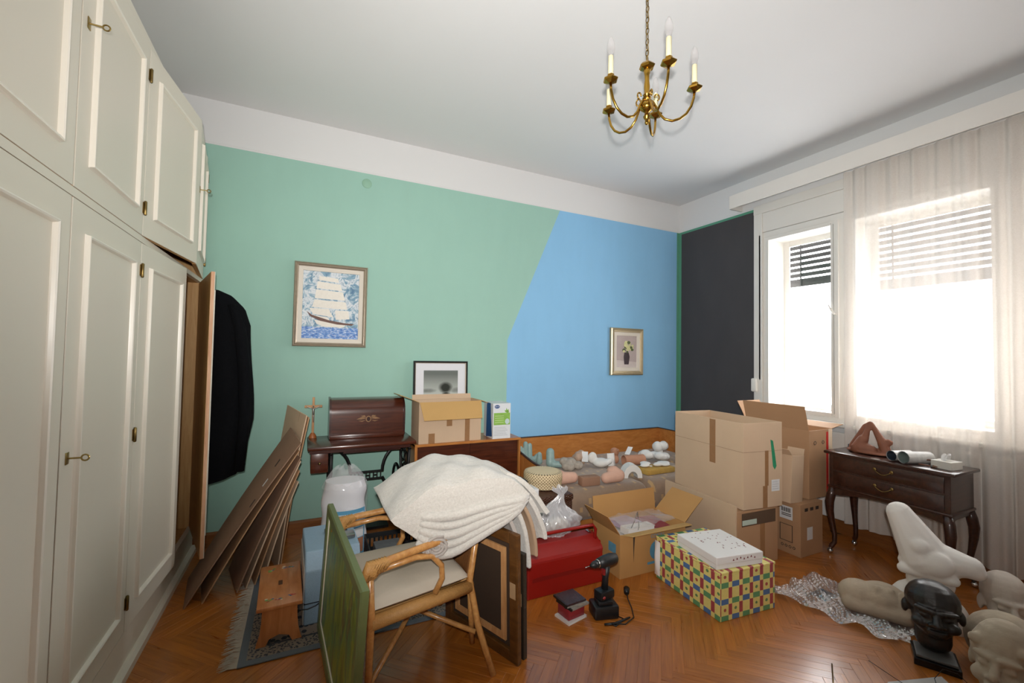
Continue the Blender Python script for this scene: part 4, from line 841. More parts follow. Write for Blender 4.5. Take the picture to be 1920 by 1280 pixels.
MB().cbox(-.06, .06, -.055, .055, 0, .052, .003).build('carton_body', plain('tissue_box_print', h('cfcbc2'), .5, var=.1, vs=30), tb_); MB().grid(lambda s, t: ((s-.5)*.06+.008*math.sin(t*9), (t-.5)*.03+.006*math.sin(s*8), .053+.035*math.sin(s*3.1)*(1+.4*math.sin(t*7))), 12, 8).build('tissue', PAPER, tb_, True)
# ------------------------------------------------------------------ rug
def rugmat():
    t = NT('oriental_rug'); v = t.coord('Object'); x = t.sep(v); n = t.noise(v, 28, 3); vo = t.voro(v, 30); v2 = t.voro(v, 75)
    bx = t.math('MINIMUM', t.math('SUBTRACT', x[0], -.24), t.math('SUBTRACT', 1.235, x[0])); by = t.math('MINIMUM', t.math('SUBTRACT', x[1], 2.42), t.math('SUBTRACT', 3.36, x[1])); b = t.math('MINIMUM', bx, by)
    field = t.mix(t.math('GREATER_THAN', vo, t.math('MULTIPLY_ADD', n, .5, .17)), h('1f2630'), h('8a7a6c')); bord = t.mix(t.math('GREATER_THAN', v2, .42), h('2c333c'), h('84786c'))
    c = t.mix(t.math('GREATER_THAN', b, .13), bord, field); c = t.mix(t.math('LESS_THAN', b, .035), c, h('626a72'))
    ln = t.math('LESS_THAN', t.math('ABSOLUTE', t.math('SUBTRACT', b, .125)), .007); c = t.mix(ln, c, h('33383f'))
    t.set(t.mix(t.math('MULTIPLY', n, .25), c, h('6f6a66')), .95); t.bump(t.noise(v, 300, 2), .5, .003); return t.m
rg = thing('oriental_rug', 'worn blue-grey oriental rug with pale fringe', 'rug')
MB().cbox(-.24, 1.235, 2.42, 3.36, .0005, .009, .003).build('pile', rugmat(), rg)
fgm = MB(); rf = random.Random(2)
for k in range(300):
    y = 2.425+.93*k/299; L = rf.uniform(.05, .085); dy = rf.uniform(-.015, .012)
    fgm.tube([(-.238, y, .005), (-.238-L*.5, y+dy*.5, .006+rf.uniform(0, .004)), (-.238-L, y+dy, .002)], [.0016, .0016, .0009], 4)
o = fgm.build('fringe', plain('cream_fringe', h('b5ab9c'), .95), rg); o['kind'] = 'stuff'
RZ = .0095
# ------------------------------------------------------------------ flattened cartons leaning by the wardrobe
def slab(name, label, c4, th, mat, group=None, crease=None, marks=0):
    b0, b1, t1, t0 = [Vector(p) for p in c4]      # bottom near, bottom far, top far, top near
    n = (b1-b0).cross(t0-b0).normalized()*th
    t = thing(name, label, 'flattened carton', (0, 0, 0), 0, group)
    m = MB(); nn = 6; vs = []
    for k in range(nn+1):
        f = k/nn; sag = n.normalized()*(-.012*math.sin(f*math.pi))
        p, q_ = b0.lerp(t0, f)+sag, b1.lerp(t1, f)+sag; vs += [p, q_, q_+n, p+n]
    fs = [(0, 1, 2, 3), (nn*4+3, nn*4+2, nn*4+1, nn*4)]
    for k in range(nn):
        i = k*4; fs += [(i, i+4, i+5, i+1), (i+1, i+5, i+6, i+2), (i+2, i+6, i+7, i+3), (i+3, i+7, i+4, i)]
    m.add([tuple(v) for v in vs], fs); m.build('board', mat, t)
    def strip(f0, f1, g0, g1, mt, nm, lift):
        e = n.normalized()*lift; P_ = lambda f, g: tuple(b0.lerp(t0, f).lerp(b1.lerp(t1, f), g)-n.normalized()*.012*math.sin(f*math.pi)+e)
        s_ = MB(); k = 6; v_ = []
        for i in range(k+1): f = lerp(f0, f1, i/k); v_ += [P_(f, g0), P_(f, g1)]
        s_.add(v_, [(2*i, 2*i+1, 2*i+3, 2*i+2) for i in range(k)]); s_.build(nm, mt, t)
    for sgn in ((-1, 1) if crease else ()):
        strip(0, 1, crease-.004, crease+.004, bpy.data.materials['crease_line'], 'crease', -.0008 if sgn < 0 else th+.0008)
    for k in range(marks): strip(.55+.12*k, .60+.12*k, .12+.1*k, .17+.1*k, LABELW if k % 2 else PRINT, 'sticker', -.0012)
    return t
slab('flattened_carton', 'large flattened carton leaning low beside the open wardrobe', ((-.585, 3.10, 0), (-.64, 3.50, 0), (-.075, 3.66, .93), (.0, 3.26, .885)), .007, CARDG, None, .33, 3)
GR = 'flattened cartons fanned beside the sewing table'; LB = 'flattened brown carton standing in the fan beside the sewing table'
slab('flattened_carton', 'flattened carton lying directly beneath the large low-leaning one', ((-.50, 3.12, 0), (-.57, 3.5, 0), (-.09, 3.66, .86), (-.01, 3.27, .83)), .007, CARDB, GR)
slab('flattened_carton', 'creased grey-brown flattened carton in the fan beside the sewing table', ((-.33, 3.16, RZ), (-.42, 3.54, 0), (-.125, 3.68, .80), (.0, 3.29, .78)), .008, CARDG, GR, .4)
slab('flattened_carton', 'light brown flattened carton between the creased one and a darker one', ((-.285, 3.19, RZ), (-.375, 3.57, 0), (-.125, 3.70, .76), (.0, 3.315, .75)), .008, CARD, GR)
slab('flattened_carton', 'darker brown flattened carton next to the shortest one of the fan', ((-.24, 3.22, RZ), (-.33, 3.60, 0), (-.14, 3.71, .69), (-.005, 3.34, .68)), .008, CARDB, GR)
slab('flattened_carton', 'shortest flattened carton of the fan beside the upright ones', ((-.195, 3.25, RZ), (-.29, 3.63, 0), (-.15, 3.72, .60), (-.01, 3.36, .60)), .008, CARD, GR)
slab('flattened_carton', 'tall flattened carton reaching above the sewing table edge', ((-.12, 3.385, 0), (-.22, 3.80, 0), (-.105, 3.88, 1.075), (.03, 3.465, 1.04)), .008, CARD, None, .3, 2)
slab('flattened_carton', 'tall flattened carton behind the foremost upright one', ((-.105, 3.39, 0), (-.205, 3.81, 0), (-.09, 3.89, 1.06), (.045, 3.47, 1.025)), .008, CARDB, None)
# ------------------------------------------------------------------ footstool and blue case
OR = wood('orange_pine', h('b06a38'), h('cc8550'), .35, (12, 2, 2), coat=.4)
fs_ = thing('footstool', 'low orange pine footstool with painted flowers', 'footstool', (-.078, 2.76, RZ), math.radians(2))
MB().cbox(-.105, .105, -.24, .24, .178, .20, .005).build('seat', OR, fs_, True, auto=40)
MB().box(-.09, .09, -.20, .20, .197, .2005).build('seat_panel', plain('flush_panel', h('b87442'), .4), fs_) if False else None
sh = [(-.08, .18), (-.082, .12), (-.088, .06), (-.105, 0), (-.06, 0), (-.045, .03), (0, .045), (.045, .03), (.06, 0), (.105, 0), (.088, .06), (.082, .12), (.08, .18)]
for yy in (-.215, .215): MB().prism(sh, yy-.01, yy+.01, 'y').build('leg_panel', OR, fs_)
MB().box(-.05, .05, -.2, .2, .13, .178).build('stretcher', OR, fs_)
MB().rbox(-.012, .012, -.028, .028, .19, .2008, .004, 3).build('hand_slot', plain('slot_shadow', h('5a3418'), .6), fs_, True)
fm = [plain('painted_red', h('b04a40'), .5), plain('painted_green', h('6f9a4e'), .5), plain('painted_blue', h('4f6a8a'), .5), plain('painted_white', h('d8c8b0'), .5)]; rf = random.Random(12)
for (cx, cy) in ((-.05, -.17), (.0, -.175), (.05, -.165), (-.04, .17), (.02, .175), (.06, .18)):
    for k in range(6):
        a, r = rf.uniform(0, 6.28), rf.uniform(0, .02); x, y = cx+r*math.cos(a), cy+r*math.sin(a); q_ = rf.uniform(.006, .011)
        MB().prism([(x+q_*math.cos(i*1.0472), y+q_*.7*math.sin(i*1.0472)) for i in range(6)], .2001, .2005+k*.0001, 'z').build('painted_petal', fm[rf.randrange(4)], fs_)
bc = thing('blue_machine_case', 'pale blue portable sewing machine case on the rug', 'machine case', (.18, 2.87, RZ), math.radians(2)); BLC = plain('pale_blue_hammered', h('8fa9bd'), .45, var=.1, vs=120, bump=.3, bs=220)
MB().prism([(-.235, 0), (.235, 0), (.235, .29), (.20, .375), (-.18, .375), (-.235, .29)], -.145, .145, 'x').build('case_shell', BLC, bc, bevel=.008)
MB().box(-.150, -.1455, -.22, .22, .0, .30).build('grey_end', plain('pale_grey_end', h('b9b4ae'), .5), bc); MB().box(-.148, .148, -.238, .238, .115, .119).build('seam', BLACK, bc)
MB().cbox(-.02, .13, -.10, -.02, .376, .40, .006).build('hinged_plate', STEEL, bc, True, auto=40); MB().cbox(-.03, .10, .02, .08, .376, .395, .006).build('latch', STEEL, bc, True, auto=40)
tag(MB().tube([(.012, 2.625, .15), (.02, 2.61, .115), (.06, 2.612, .108), (.10, 2.617, .115), (.13, 2.622, .13)], .0035, 6).build('power_cord', BLACK, None, True), 'black cord hanging on the pale blue case', 'cord')
# ------------------------------------------------------------------ wrapped insulation roll
ir = thing('insulation_roll', 'white wadding roll in clear plastic with blue label', 'wadding roll', (.29, 3.255, RZ)); WAD = plain('white_wadding', h('d9d8dc'), .9, var=.05, vs=10, bump=.5, bs=14)
def wad(s, t):
    a = 2*math.pi*s; r = .142+.006*math.sin(a*3+t*7)+.005*math.sin(t*23+a); r *= 1-.10*sm((t-.86)/.14); return (r*math.cos(a), r*math.sin(a)*.8, .60*t)
m = MB().grid(wad, 48, 30, True); m.add([(0, 0, .60)]+[wad(k/48, 1) for k in range(48)], [(0, 1+k, 1+(k+1) % 48) for k in range(48)]); m.build('wadding', WAD, ir, True)
def lab(a0, a1, z0, z1, e, nm, mt):
    m_ = MB().grid(lambda s, t: ((.142+e)*math.cos(lerp(a0, a1, s)), (.142+e)*.8*math.sin(lerp(a0, a1, s)), lerp(z0, z1, t)), 14, 3); return m_.build(nm, mt, ir, True)
LBL = plain('label_blue', h('5f9cbc'), .35); lab(-2.3, -.6, .10, .42, .012, 'label', LBL); lab(-2.2, -1.5, .12, .395, .014, 'label_panel', LABELW); lab(-1.42, -.7, .30, .395, .014, 'label_panel', plain('label_drawing', h('c4cbd0'), .4, var=.3, vs=50)); lab(-1.42, -.7, .12, .22, .0145, 'label_photo', plain('label_skin', h('b07858'), .4, var=.2, vs=12)); lab(-1.42, -.7, .225, .29, .014, 'label_panel', LABELW)
for k in range(5): lab(-2.15, -1.6, .15+k*.045, .153+k*.045, .0155, 'print_line', bpy.data.materials['grey_print'])
def film_top(s, t):
    a = 2*math.pi*s; k = 1-t; r = (.152*(1-.75*sm(t*1.05)))*(1+.12*math.sin(a*7+t*5)*t+.05*math.sin(a*13)*t); return (r*math.cos(a), r*.8*math.sin(a), .56+.13*sm(t*1.4)+.018*math.sin(a*5)*t)
MB().grid(film_top, 56, 14, True).build('plastic_top', FILM, ir, True)
MB().grid(lambda s, t: ((.149+.003*math.sin(s*60+t*9))*math.cos(s*6.2832), (.149+.003*math.sin(s*50+t*14))*.8*math.sin(s*6.2832), .02+.54*t), 64, 12, True).build('plastic_sleeve', film('clear_sleeve', .10), ir, True)
# ------------------------------------------------------------------ rattan armchair
RAT = wood('honey_rattan', h('a8713c'), h('cc9a5c'), .35, (9, 9, 9), vs=4, coat=.3); WRAP = plain('rattan_binding', h('b98a4e'), .5, var=.15, vs=60, bump=.6, bs=160); WOV = plain('woven_cane', h('8a5a30'), .6, var=.3, vs=60, bump=.7, bs=120)
ac = thing('rattan_armchair', 'rattan armchair with a cream seat cushion', 'armchair', (.535, 2.205, 0), math.radians(8))
R_ = .0165
for s_ in (-1, 1):
    MB().tube([(-.31, s_*.285, .60), (-.22, s_*.285, .625), (0, s_*.265, .64), (.16, s_*.235, .67), (.26, s_*.20, .74), (.285, s_*.17, .80)], R_, 10).build('arm', RAT, ac, True)
    lp = MB(); lp.tube([(-.305, s_*.28, .585), (-.10, s_*.27, .60), (-.02, s_*.265, .585), (.03, s_*.262, .53), (.035, s_*.262, .47), (.0, s_*.262, .41)], .0135, 10); lp.build('arm_loop', RAT, ac, True)
    MB().tube([(-.305, s_*.282, .60), (-.29, s_*.275, .40), (-.30, s_*.285, 0)], [R_, R_, .015], 10).build('leg', RAT, ac, True)
    MB().tube([(.27, s_*.20, .76), (.20, s_*.225, .40), (.225, s_*.27, .2), (.265, s_*.355, 0)], [R_, R_, R_, .015], 10).build('leg', RAT, ac, True)
    MB().tube([(.205, s_*.215, .38), (.225, s_*.2, .2), (.24, s_*.19, .07)], .0135, 10).build('leg_brace', RAT, ac, True)
    wrp = MB()
    for k in range(7): wrp.tube([(-.325+.012*k, s_*.285, .565+.006*k+.0*k), (-.30+.012*k, s_*.285, .63)], .021, 10)
    wrp.ell((-.295, s_*.284, .597), (.034, .024, .04)); wrp.build('arm_binding', WRAP, ac, True)
    MB().tube([(-.29, s_*.27, .12), (.0, 0, .22), (.23, -s_*.24, .15)], .012, 8).build('stretcher', RAT, ac, True)
fr_ = MB()
for yy in (-1, 1): fr_.tube([(-.29, yy*.27, .372), (.20, yy*.225, .372)], .030, 12)
fr_.tube([(-.29, -.27, .372), (-.29, .27, .372)], .030, 12); fr_.tube([(.20, -.225, .372), (.20, .225, .372)], .025, 12); fr_.box(-.28, .19, -.25, .25, .368, .38); fr_.build('seat_rail', WRAP, ac, True)
MB().grid(lambda s, t: (.205+.085*t-.05*math.sin(s*math.pi)*-1*.6, (s-.5)*.42*(1-.12*t), .38+.42*t), 14, 12).build('backrest', WOV, ac, True).modifiers.new('t', 'SOLIDIFY').thickness = .012
MB().tube([(.285, -.17, .80), (.325, -.08, .815), (.33, .08, .815), (.285, .17, .80)], R_, 10).build('back_rail', RAT, ac, True)
CUS = plain('cream_cushion_cloth', h('c9bfae'), .9, var=.06, vs=8, bump=.3, bs=30)
def cush(s, t, sgn):
    x, y = (s-.5)*2, (t-.5)*2; e = (max(0, 1-abs(x)**5)*max(0, 1-abs(y)**5))**.45; dim = 1-.28*math.exp(-((x)**2+(y)**2)*9)
    return (-.05+x*.25, y*(.245-.02*x), .418+sgn*.052*e*dim)
cm = MB().grid(lambda s, t: cush(s, t, 1), 26, 26).grid(lambda s, t: cush(1-s, t, -.6), 26, 26); cm.build('seat_cushion', CUS, ac, True); MB().ell((-.05, 0, .456), (.012, .012, .006)).build('cushion_button', CUS, ac, True)
# ------------------------------------------------------------------ folded blanket over the chair
BLK = NT('white_fleece'); _v = BLK.coord('Object'); _n = BLK.noise(_v, 90, 4, .7); _n2 = BLK.noise(BLK.coord('Object', (1, 6, 3)), 7, 3)
BLK.set(BLK.mix(_n, h('aaa59d'), h('d8d4cc')), .95); BLK.b.inputs['Sheen Weight'].default_value = .4; BLK.bump(BLK.math('ADD', _n, BLK.math('MULTIPLY', _n2, 1.6)), .55, .008); BLK = BLK.m
GRYB = plain('grey_blanket_edge', h('a8a099'), .95, var=.2, vs=40, bump=.5, bs=90)
bl_ = thing('folded_blanket', 'thick white fleece blanket folded over the rattan chair', 'blanket')
TOP = [(.365, .770), (.44, .832), (.54, .888), (.64, .920), (.74, .932), (.84, .925), (.94, .898), (1.02, .856), (1.07, .81)]
BOT = [(.375, .748), (.44, .69), (.50, .63), (.57, .575), (.65, .565), (.74, .60), (.84, .645), (.94, .69), (1.06, .77)]
def crv(C, t):
    k = t*(len(C)-1); i = min(int(k), len(C)-2); e = k-i; p0, p1, p2, p3 = C[max(i-1, 0)], C[i], C[i+1], C[min(i+2, len(C)-1)]
    f = lambda a, b, c, d: .5*((2*b)+(-a+c)*e+(2*a-5*b+4*c-d)*e*e+(-a+3*b-3*c+d)*e**3); return (f(p0[0], p1[0], p2[0], p3[0]), f(p0[1], p1[1], p2[1], p3[1]))
NS = 72
def body(s, t):
    y = lerp(1.955, 2.47, t); u = s*2 if s < .5 else 2-s*2; c = crv(TOP if s < .5 else BOT, u); k = 1-.16*abs(2*t-1)**6
    m_ = ((crv(TOP, u)[0]+crv(BOT, u)[0])/2, (crv(TOP, u)[1]+crv(BOT, u)[1])/2)
    dz = .010*math.sin(c[0]*17+y*9)*math.sin(y*13+1)+.007*math.sin(c[0]*31-y*21) if s < .5 else 0
    return (m_[0]+(c[0]-m_[0])*k, y, m_[1]+(c[1]-m_[1])*k+dz)
m = MB().grid(body, NS, 26, True)
for t in (0, 1):
    ring = [body(k/NS, t) for k in range(NS)]; half = NS//2
    vs = ring; fs = [(k, k+1, NS-k-1, NS-k) if k else (0, 1, NS-1) for k in range(0, half)]
    m.add(vs, [f for f in fs if len(set(f)) == len(f)])
m.build('top_fold', BLK, bl_, True)
for k in range(5):      # folded layers showing at the near edge
    f = k/4; m = MB(); pts = []
    for i in range(15):
        u = lerp(.22, .98, i/14); a, b = crv(TOP, u), crv(BOT, u); g = .50-.47*f; pts.append((lerp(b[0], a[0], g), 1.958-.004*(k % 2), lerp(b[1], a[1], g)))
    MB().tube(pts, [.012]+[.019 if k % 2 else .024]*13+[.008], 10).build('fold_edge', BLK, bl_, True)
sp_ = [(.575+(.008+.0031*k*.5)*math.cos(-k*.6+2), .62+(.007+.0026*k*.5)*math.sin(-k*.6+2)) for k in range(34)]
MB().tube([(x, 1.938, z) for x, z in sp_], .0075, 8).build('fold_edge', GRYB, bl_, True)
def sheet(path, y0, y1, mt, wob, th=.026):
    def f(s, t):
        p = crv(path, t); return (p[0]+wob*math.sin(s*7+t*3)*t, lerp(y0, y1, s)-.03*t, p[1]+.02*math.sin(s*9+1)*t*t)
    o = MB().grid(f, 16, 18).build('hanging_fold', mt, bl_, True); q_ = o.modifiers.new('t', 'SOLIDIFY'); q_.thickness = th; q_.offset = 0; b_ = o.modifiers.new('b', 'BEVEL'); b_.width = .010; b_.segments = 3; b_.limit_method = 'ANGLE'; b_.angle_limit = 1.0
sheet([(.98, .875), (1.06, .835), (1.13, .76), (1.19, .67), (1.215, .635)], 2.06, 2.34, BLK, .012)
sheet([(.96, .835), (1.05, .79), (1.11, .70), (1.16, .58), (1.175, .52)], 2.01, 2.30, BLK, .014)
sheet([(.95, .79), (1.02, .75), (1.07, .66), (1.10, .54), (1.11, .45)], 1.985, 2.25, plain('tan_blanket', h('a58a70'), .95, var=.1, vs=20), .012, .02)
sheet([(.93, .77), (.99, .72), (1.03, .62), (1.05, .50), (1.06, .41)], 1.965, 2.22, BLK, .010, .024)
sheet([(.91, .74), (.95, .68), (.98, .60), (1.0, .54)], 1.97, 2.2, GRYB, .008, .02)
# ------------------------------------------------------------------ pictures leaning on the chair
def paintm():
    t = NT('green_landscape_paint'); v = t.coord('Object', (7, 1, 1.8)); n = t.noise(v, 1.6, 5, .6, dist=.8); n2 = t.noise(t.coord('Object', (12, 1, 2)), 2, 3)
    c = t.ramp(n, [(.30, h('24401e')), (.42, h('647f2c')), (.5, h('8f9a38')), (.57, h('4c8055')), (.65, h('6a5030')), (.75, h('a3b25a'))]); t.set(t.mix(t.math('MULTIPLY', t.math('GREATER_THAN', n2, .62), .5), c, h('5c4630')), .35); t.bump(n, .3, .004); return t.m
gp_ = thing('green_painting', 'large green abstract painting in a green frame against the chair', 'painting', (.172, 2.10, .335)); gp_.rotation_euler = (math.radians(-3.0), 0, math.radians(-90+3.6)) ; GF = plain('moss_green_frame', h('6a7448'), .4, var=.15, vs=15)
picture_frame(gp_, 1.0, .66, [(0, -.014), (0, .010), (.008, .016), (.05, .014), (.056, .006)], GF); picture_frame(gp_, .895, .555, [(0, .004), (0, .009), (.008, .008), (.009, .002)], LINER).name = 'slip'
MB().box(-.44, .44, -.004, .0, -.27, .27).build('canvas', paintm(), gp_); MB().box(-.49, .49, .002, .012, -.32, .32).build('backing', CARDB, gp_)
def backframe(name, label, o, rz, lean, w, hh, mat):
    t = thing(name, label, 'picture frame', o); t.rotation_euler = (lean, 0, rz); f = MB()
    for a in ((0, .055, 0, hh), (w-.055, w, 0, hh), (.055, w-.055, 0, .055), (.055, w-.055, hh-.055, hh)): f.box(a[0], a[1], 0, .028, a[2], a[3])
    f.build('frame', mat, t, bevel=.004); s_ = MB()
    for a in ((.085, .115, .085, hh-.085), (w-.115, w-.085, .085, hh-.085), (.115, w-.115, .085, .115), (.115, w-.115, hh-.115, hh-.085)): s_.box(a[0], a[1], .004, .020, a[2], a[3])
    s_.build('stretcher_bar', PINE, t); MB().box(.06, w-.06, .014, .020, .06, hh-.06).build('canvas_back', plain('dark_canvas_back', h('3a2a1c'), .9), t); MB().box(w-.05, w-.012, -.001, 0, hh*.5, hh*.62).build('paper_sticker', plain('tan_sticker', h('a88a66'), .7), t)
    return t
# local x runs from far end to near end; local -y is the visible face
ux = Vector((.36, -.93)).normalized(); rzf = math.atan2(ux.y, ux.x); FRB = wood('brown_frame', h('4a2e14'), h('6a4520'), .4, (4, 4, 12))
backframe('back_turned_frame', 'brown picture frame turned backwards behind the chair', (.975-.56*ux.x, 1.89-.56*ux.y, 0), rzf, math.radians(2), .56, .63, FRB)
backframe('back_turned_frame', 'thin dark picture frame hidden behind the brown one', (1.0-.5*ux.x+.02, 1.915-.5*ux.y, 0), rzf, math.radians(2), .5, .52, plain('dark_frame', h('2a241c'), .4))
# ------------------------------------------------------------------ crate, hamper and small boxes
cr = thing('black_crate', 'black slotted plastic crate behind the armchair', 'crate', (.60, 2.90, RZ)); m = MB()
for (x0, x1, y0, y1) in ((-.2, .2, -.15, -.143), (-.2, .2, .143, .15), (-.2, -.193, -.143, .143), (.193, .2, -.143, .143)): m.box(x0, x1, y0, y1, 0, .19); m.box(x0, x1, y0, y1, .25, .28)
for k in range(14): m.box(-.198+k*.0295, -.186+k*.0295, -.15, -.143, .19, .25); m.box(-.198+k*.0295, -.186+k*.0295, .143, .15, .19, .25)
for k in range(10): m.box(-.2, -.193, -.14+k*.03, -.128+k*.03, .19, .25); m.box(.193, .2, -.14+k*.03, -.128+k*.03, .19, .25)
m.box(-.193, .193, -.143, .143, 0, .006); m.build('crate_shell', BLACK, cr)
m = MB(); rf = random.Random(31)
for k in range(6):
    rx, ry, a0 = rf.uniform(.035, .06), rf.uniform(.03, .05), rf.uniform(0, 6); m.tube([(rx*math.cos(a), ry*math.sin(a)*.5+rf.uniform(-.003, .003), .06+ry*math.sin(a+a0*.2)) for a in [i*.45 for i in range(14)]], .0032, 6, closed=True)
o = m.build('cable_coil', plain('white_cable', h('d6d2cc'), .4), None, True); o.location = (.70, 2.80, .02); tag(o, 'coil of white cable inside the black crate', 'cable')
tag(MB().cbox(.45, .62, 2.80, 3.0, .02, .255, .01).build('crate_contents', plain('grey_tools', h('5c5d60'), .5, var=.4, vs=25), None, True, auto=40), 'grey bundle inside the black crate', 'bundle')
WIC = NT('dark_wicker'); _v = WIC.coord('Object'); _x = WIC.sep(_v); _w = WIC.math('MULTIPLY', WIC.math('SINE', WIC.math('MULTIPLY', _x[2], 420)), WIC.math('SINE', WIC.math('MULTIPLY', WIC.math('ADD', _x[0], _x[1]), 190))); WIC.set(WIC.mix(WIC.math('MULTIPLY_ADD', _w, .5, .5), h('2a150c'), h('5c3520')), .4); WIC.bump(_w, .6, .006); WIC = WIC.m
hp = thing('wicker_hamper', 'dark brown wicker hamper at the foot of the bed', 'hamper'); MB().cbox(1.30, 1.855, 2.74, 3.055, 0, .43, .012).build('hamper_body', WIC, hp, True, auto=40); MB().cbox(1.29, 1.858, 2.73, 3.065, .43, .475, .012).build('lid', WIC, hp, True, auto=40)
LAT = NT('pale_lattice'); _v = LAT.coord('Object'); _x = LAT.sep(_v); _a = LAT.math('ARCTAN2', _x[1], _x[0]); _p = LAT.math('MULTIPLY', LAT.math('SINE', LAT.math('MULTIPLY', _a, 40)), LAT.math('SINE', LAT.math('MULTIPLY', _x[2], 280))); LAT.set(LAT.mix(LAT.math('GREATER_THAN', _p, .45), h('d8c39c'), h('6a5230')), .6); LAT.bump(_p, .5, .004); LAT = LAT.m
bk = thing('round_basket', 'round pale woven basket with lid on the wicker hamper', 'basket', (1.735, 2.985, .476)); MB().lathe([(0, 0), (.135, 0), (.148, .01), (.150, .06), (.146, .062), (0, .062)], 40).build('basket_base', LAT, bk, True, auto=40); MB().lathe([(.152, .055), (.154, .06), (.153, .105), (.145, .118), (.12, .122), (0, .124)], 40).build('lid', LAT, bk, True, auto=40)
tag(MB().cbox(1.33, 1.56, 2.90, 3.05, .476, .56, .012).build('black_case', plain('black_leatherette', h('16181c'), .45), None, True, auto=40), 'black case lying on the wicker hamper', 'case')
tag(MB().cbox(1.42, 1.57, 2.755, 2.885, .476, .535, .003).build('white_carton', LABELW, None, True, auto=40), 'small white carton on the hamper beside the basket', 'carton')
# ------------------------------------------------------------------ toolbox, bags, drill
RED = plain('red_enamel', h('901812'), .35, var=.12, vs=6, bump=.05, bs=30); tbx = thing('toolbox', 'red metal toolbox with a tubular carrying handle', 'toolbox', (1.563, 2.365, 0))
MB().prism([(0, 0), (.245, 0), (.245, .215), (0, .215)], -.285, .285, 'x').build('tray_body', RED, tbx, bevel=.006)
MB().prism([(-.003, .215), (.248, .215), (.235, .235), (.165, .29), (.085, .29), (.01, .235)], -.288, .288, 'x').build('lid', RED, tbx, bevel=.005)
MB().box(-.25, .25, -.0015, 0, .10, .125).build('pressed_panel', plain('darker_red', h('7c1410'), .4), tbx)
MB().tube([(-.262, .06, .235), (-.268, .06, .33), (-.245, .06, .36), (.245, .06, .36), (.268, .06, .33), (.262, .06, .235)], .0105, 10).build('handle', RED, tbx, True)
for sx in (-1, 1):
    MB().box(sx*.283, sx*.2885, .03, .045, .05, .26).box(sx*.283, sx*.2885, .19, .205, .05, .26).build('side_link', RED, tbx)
MB().cbox(.24, .262, .10, .14, .286, .30, .003).build('latch', CHROME, tbx)
BAG = film('milky_plastic_bag', .48, (.80, .80, .83), .25, .7)
def bagf(s, t):
    a = 2*math.pi*s; k = t; r = .13*(1-.88*sm((k-.2)/.68))*(1+.13*math.sin(a*3+k*4+1)+.08*math.sin(a*7-k*9)+.05*math.sin(a*17+k*23)+.03*math.sin(a*29-k*31)); r *= .72+.28*sm(k*7)
    if k > .88: r *= 1+2.2*(k-.88)/.12
    return (r*1.2*math.cos(a)+.03*k*k+.012*math.sin(k*9), r*.75*math.sin(a)+.01*math.sin(k*13), .30*k+.010*math.sin(a*5+k*7)*k)
pb = thing('plastic_bag', 'knotted milky plastic bag standing on the red toolbox', 'plastic bag', (1.60, 2.565, .29)); m = MB().grid(bagf, 110, 60, True); m.build('bag_film', BAG, pb, True); MB().ell((.0, 0, .05), (.10, .06, .05)).build('contents', plain('pale_contents', h('c9c2b4'), .8, var=.2, vs=12), pb, True)
o = MB().grid(lambda s, t: crumple(s, t, .20, .26, .05+.12*math.sin(s*3.1)*math.sin(t*3.1), .008, 8), 40, 40).build('plastic_sheet', BAG, None, True); o.location = (1.15, 2.60, 0.012); tag(o, 'crumpled plastic sheet on the rug end beside the toolbox', 'plastic sheet')
chg = thing('drill_charger', 'black drill charger with cable and plug on the floor', 'charger', (1.62, 2.06, 0), math.radians(-15)); MB().cbox(-.075, .075, -.055, .055, 0, .075, .012).build('charger_body', BLACK, chg, True, auto=40); MB().cbox(-.05, .04, -.045, .035, .075, .10, .008).build('dock', BLACK, chg, True, auto=40)
cbl = [(.06, -.03, .01), (.10, -.07, .006), (.02, -.12, .006), (.0, -.10, .012), (.08, -.115, .008), (.16, -.06, .006), (.19, .03, .006), (.20, .10, .02), (.22, .16, .03)]
MB().tube(cbl, .0035, 6).build('cable', BLACK, chg, True); MB().tube([(.215, .15, .028), (.235, .19, .03)], [.016, .02], 10).tube([(.23, .185, .036), (.238, .205, .037)], .0025, 6).tube([(.24, .18, .024), (.248, .20, .025)], .0025, 6).build('plug', BLACK, chg, True)
tag(MB().tube([(1.56, 1.975, .008), (1.62, 1.955, .008), (1.70, 1.965, .008), (1.735, 1.968, .008)], [.006, .008, .006, .005], 8).build('tied_cable', BLACK, None, True), 'short bundled black cable lying before the charger', 'cable')
dl = thing('cordless_drill', 'black cordless drill standing on its charger', 'drill', (1.62, 2.06, .1005), math.radians(6)); DRB = plain('drill_grey_black', h('1c1e20'), .45, var=.2, vs=20)
MB().tube([(-.045, 0, .205), (.0, 0, .207), (.05, 0, .208), (.085, 0, .205), (.095, 0, .20)], [.028, .033, .034, .030, .018], 14).build('motor_housing', DRB, dl, True)
MB().tube([(.02, 0, .19), (.012, 0, .12), (.005, 0, .05)], [.024, .020, .022], 12, flat=.8).build('grip', DRB, dl, True); MB().cbox(-.05, .055, -.035, .035, 0, .05, .01).build('battery', BLACK, dl, True, auto=40)
MB().tube([(-.045, 0, .205), (-.055, 0, .205)], .024, 14).build('chuck_ring', CHROME, dl, True); MB().tube([(-.055, 0, .205), (-.08, 0, .205), (-.105, 0, .205)], [.022, .02, .009], 14).build('chuck', DRB, dl, True); MB().tube([(-.105, 0, .205), (-.145, 0, .205)], .0028, 8).build('drill_bit', STEEL, dl, True)
MB().cbox(-.012, .004, -.012, .012, .13, .165, .004).build('trigger', plain('red_trigger', h('8a2020'), .4), dl); MB().ell((-.03, -.03, .02), (.012, .012, .01)).build('red_button', bpy.data.materials['red_trigger'], dl, True)
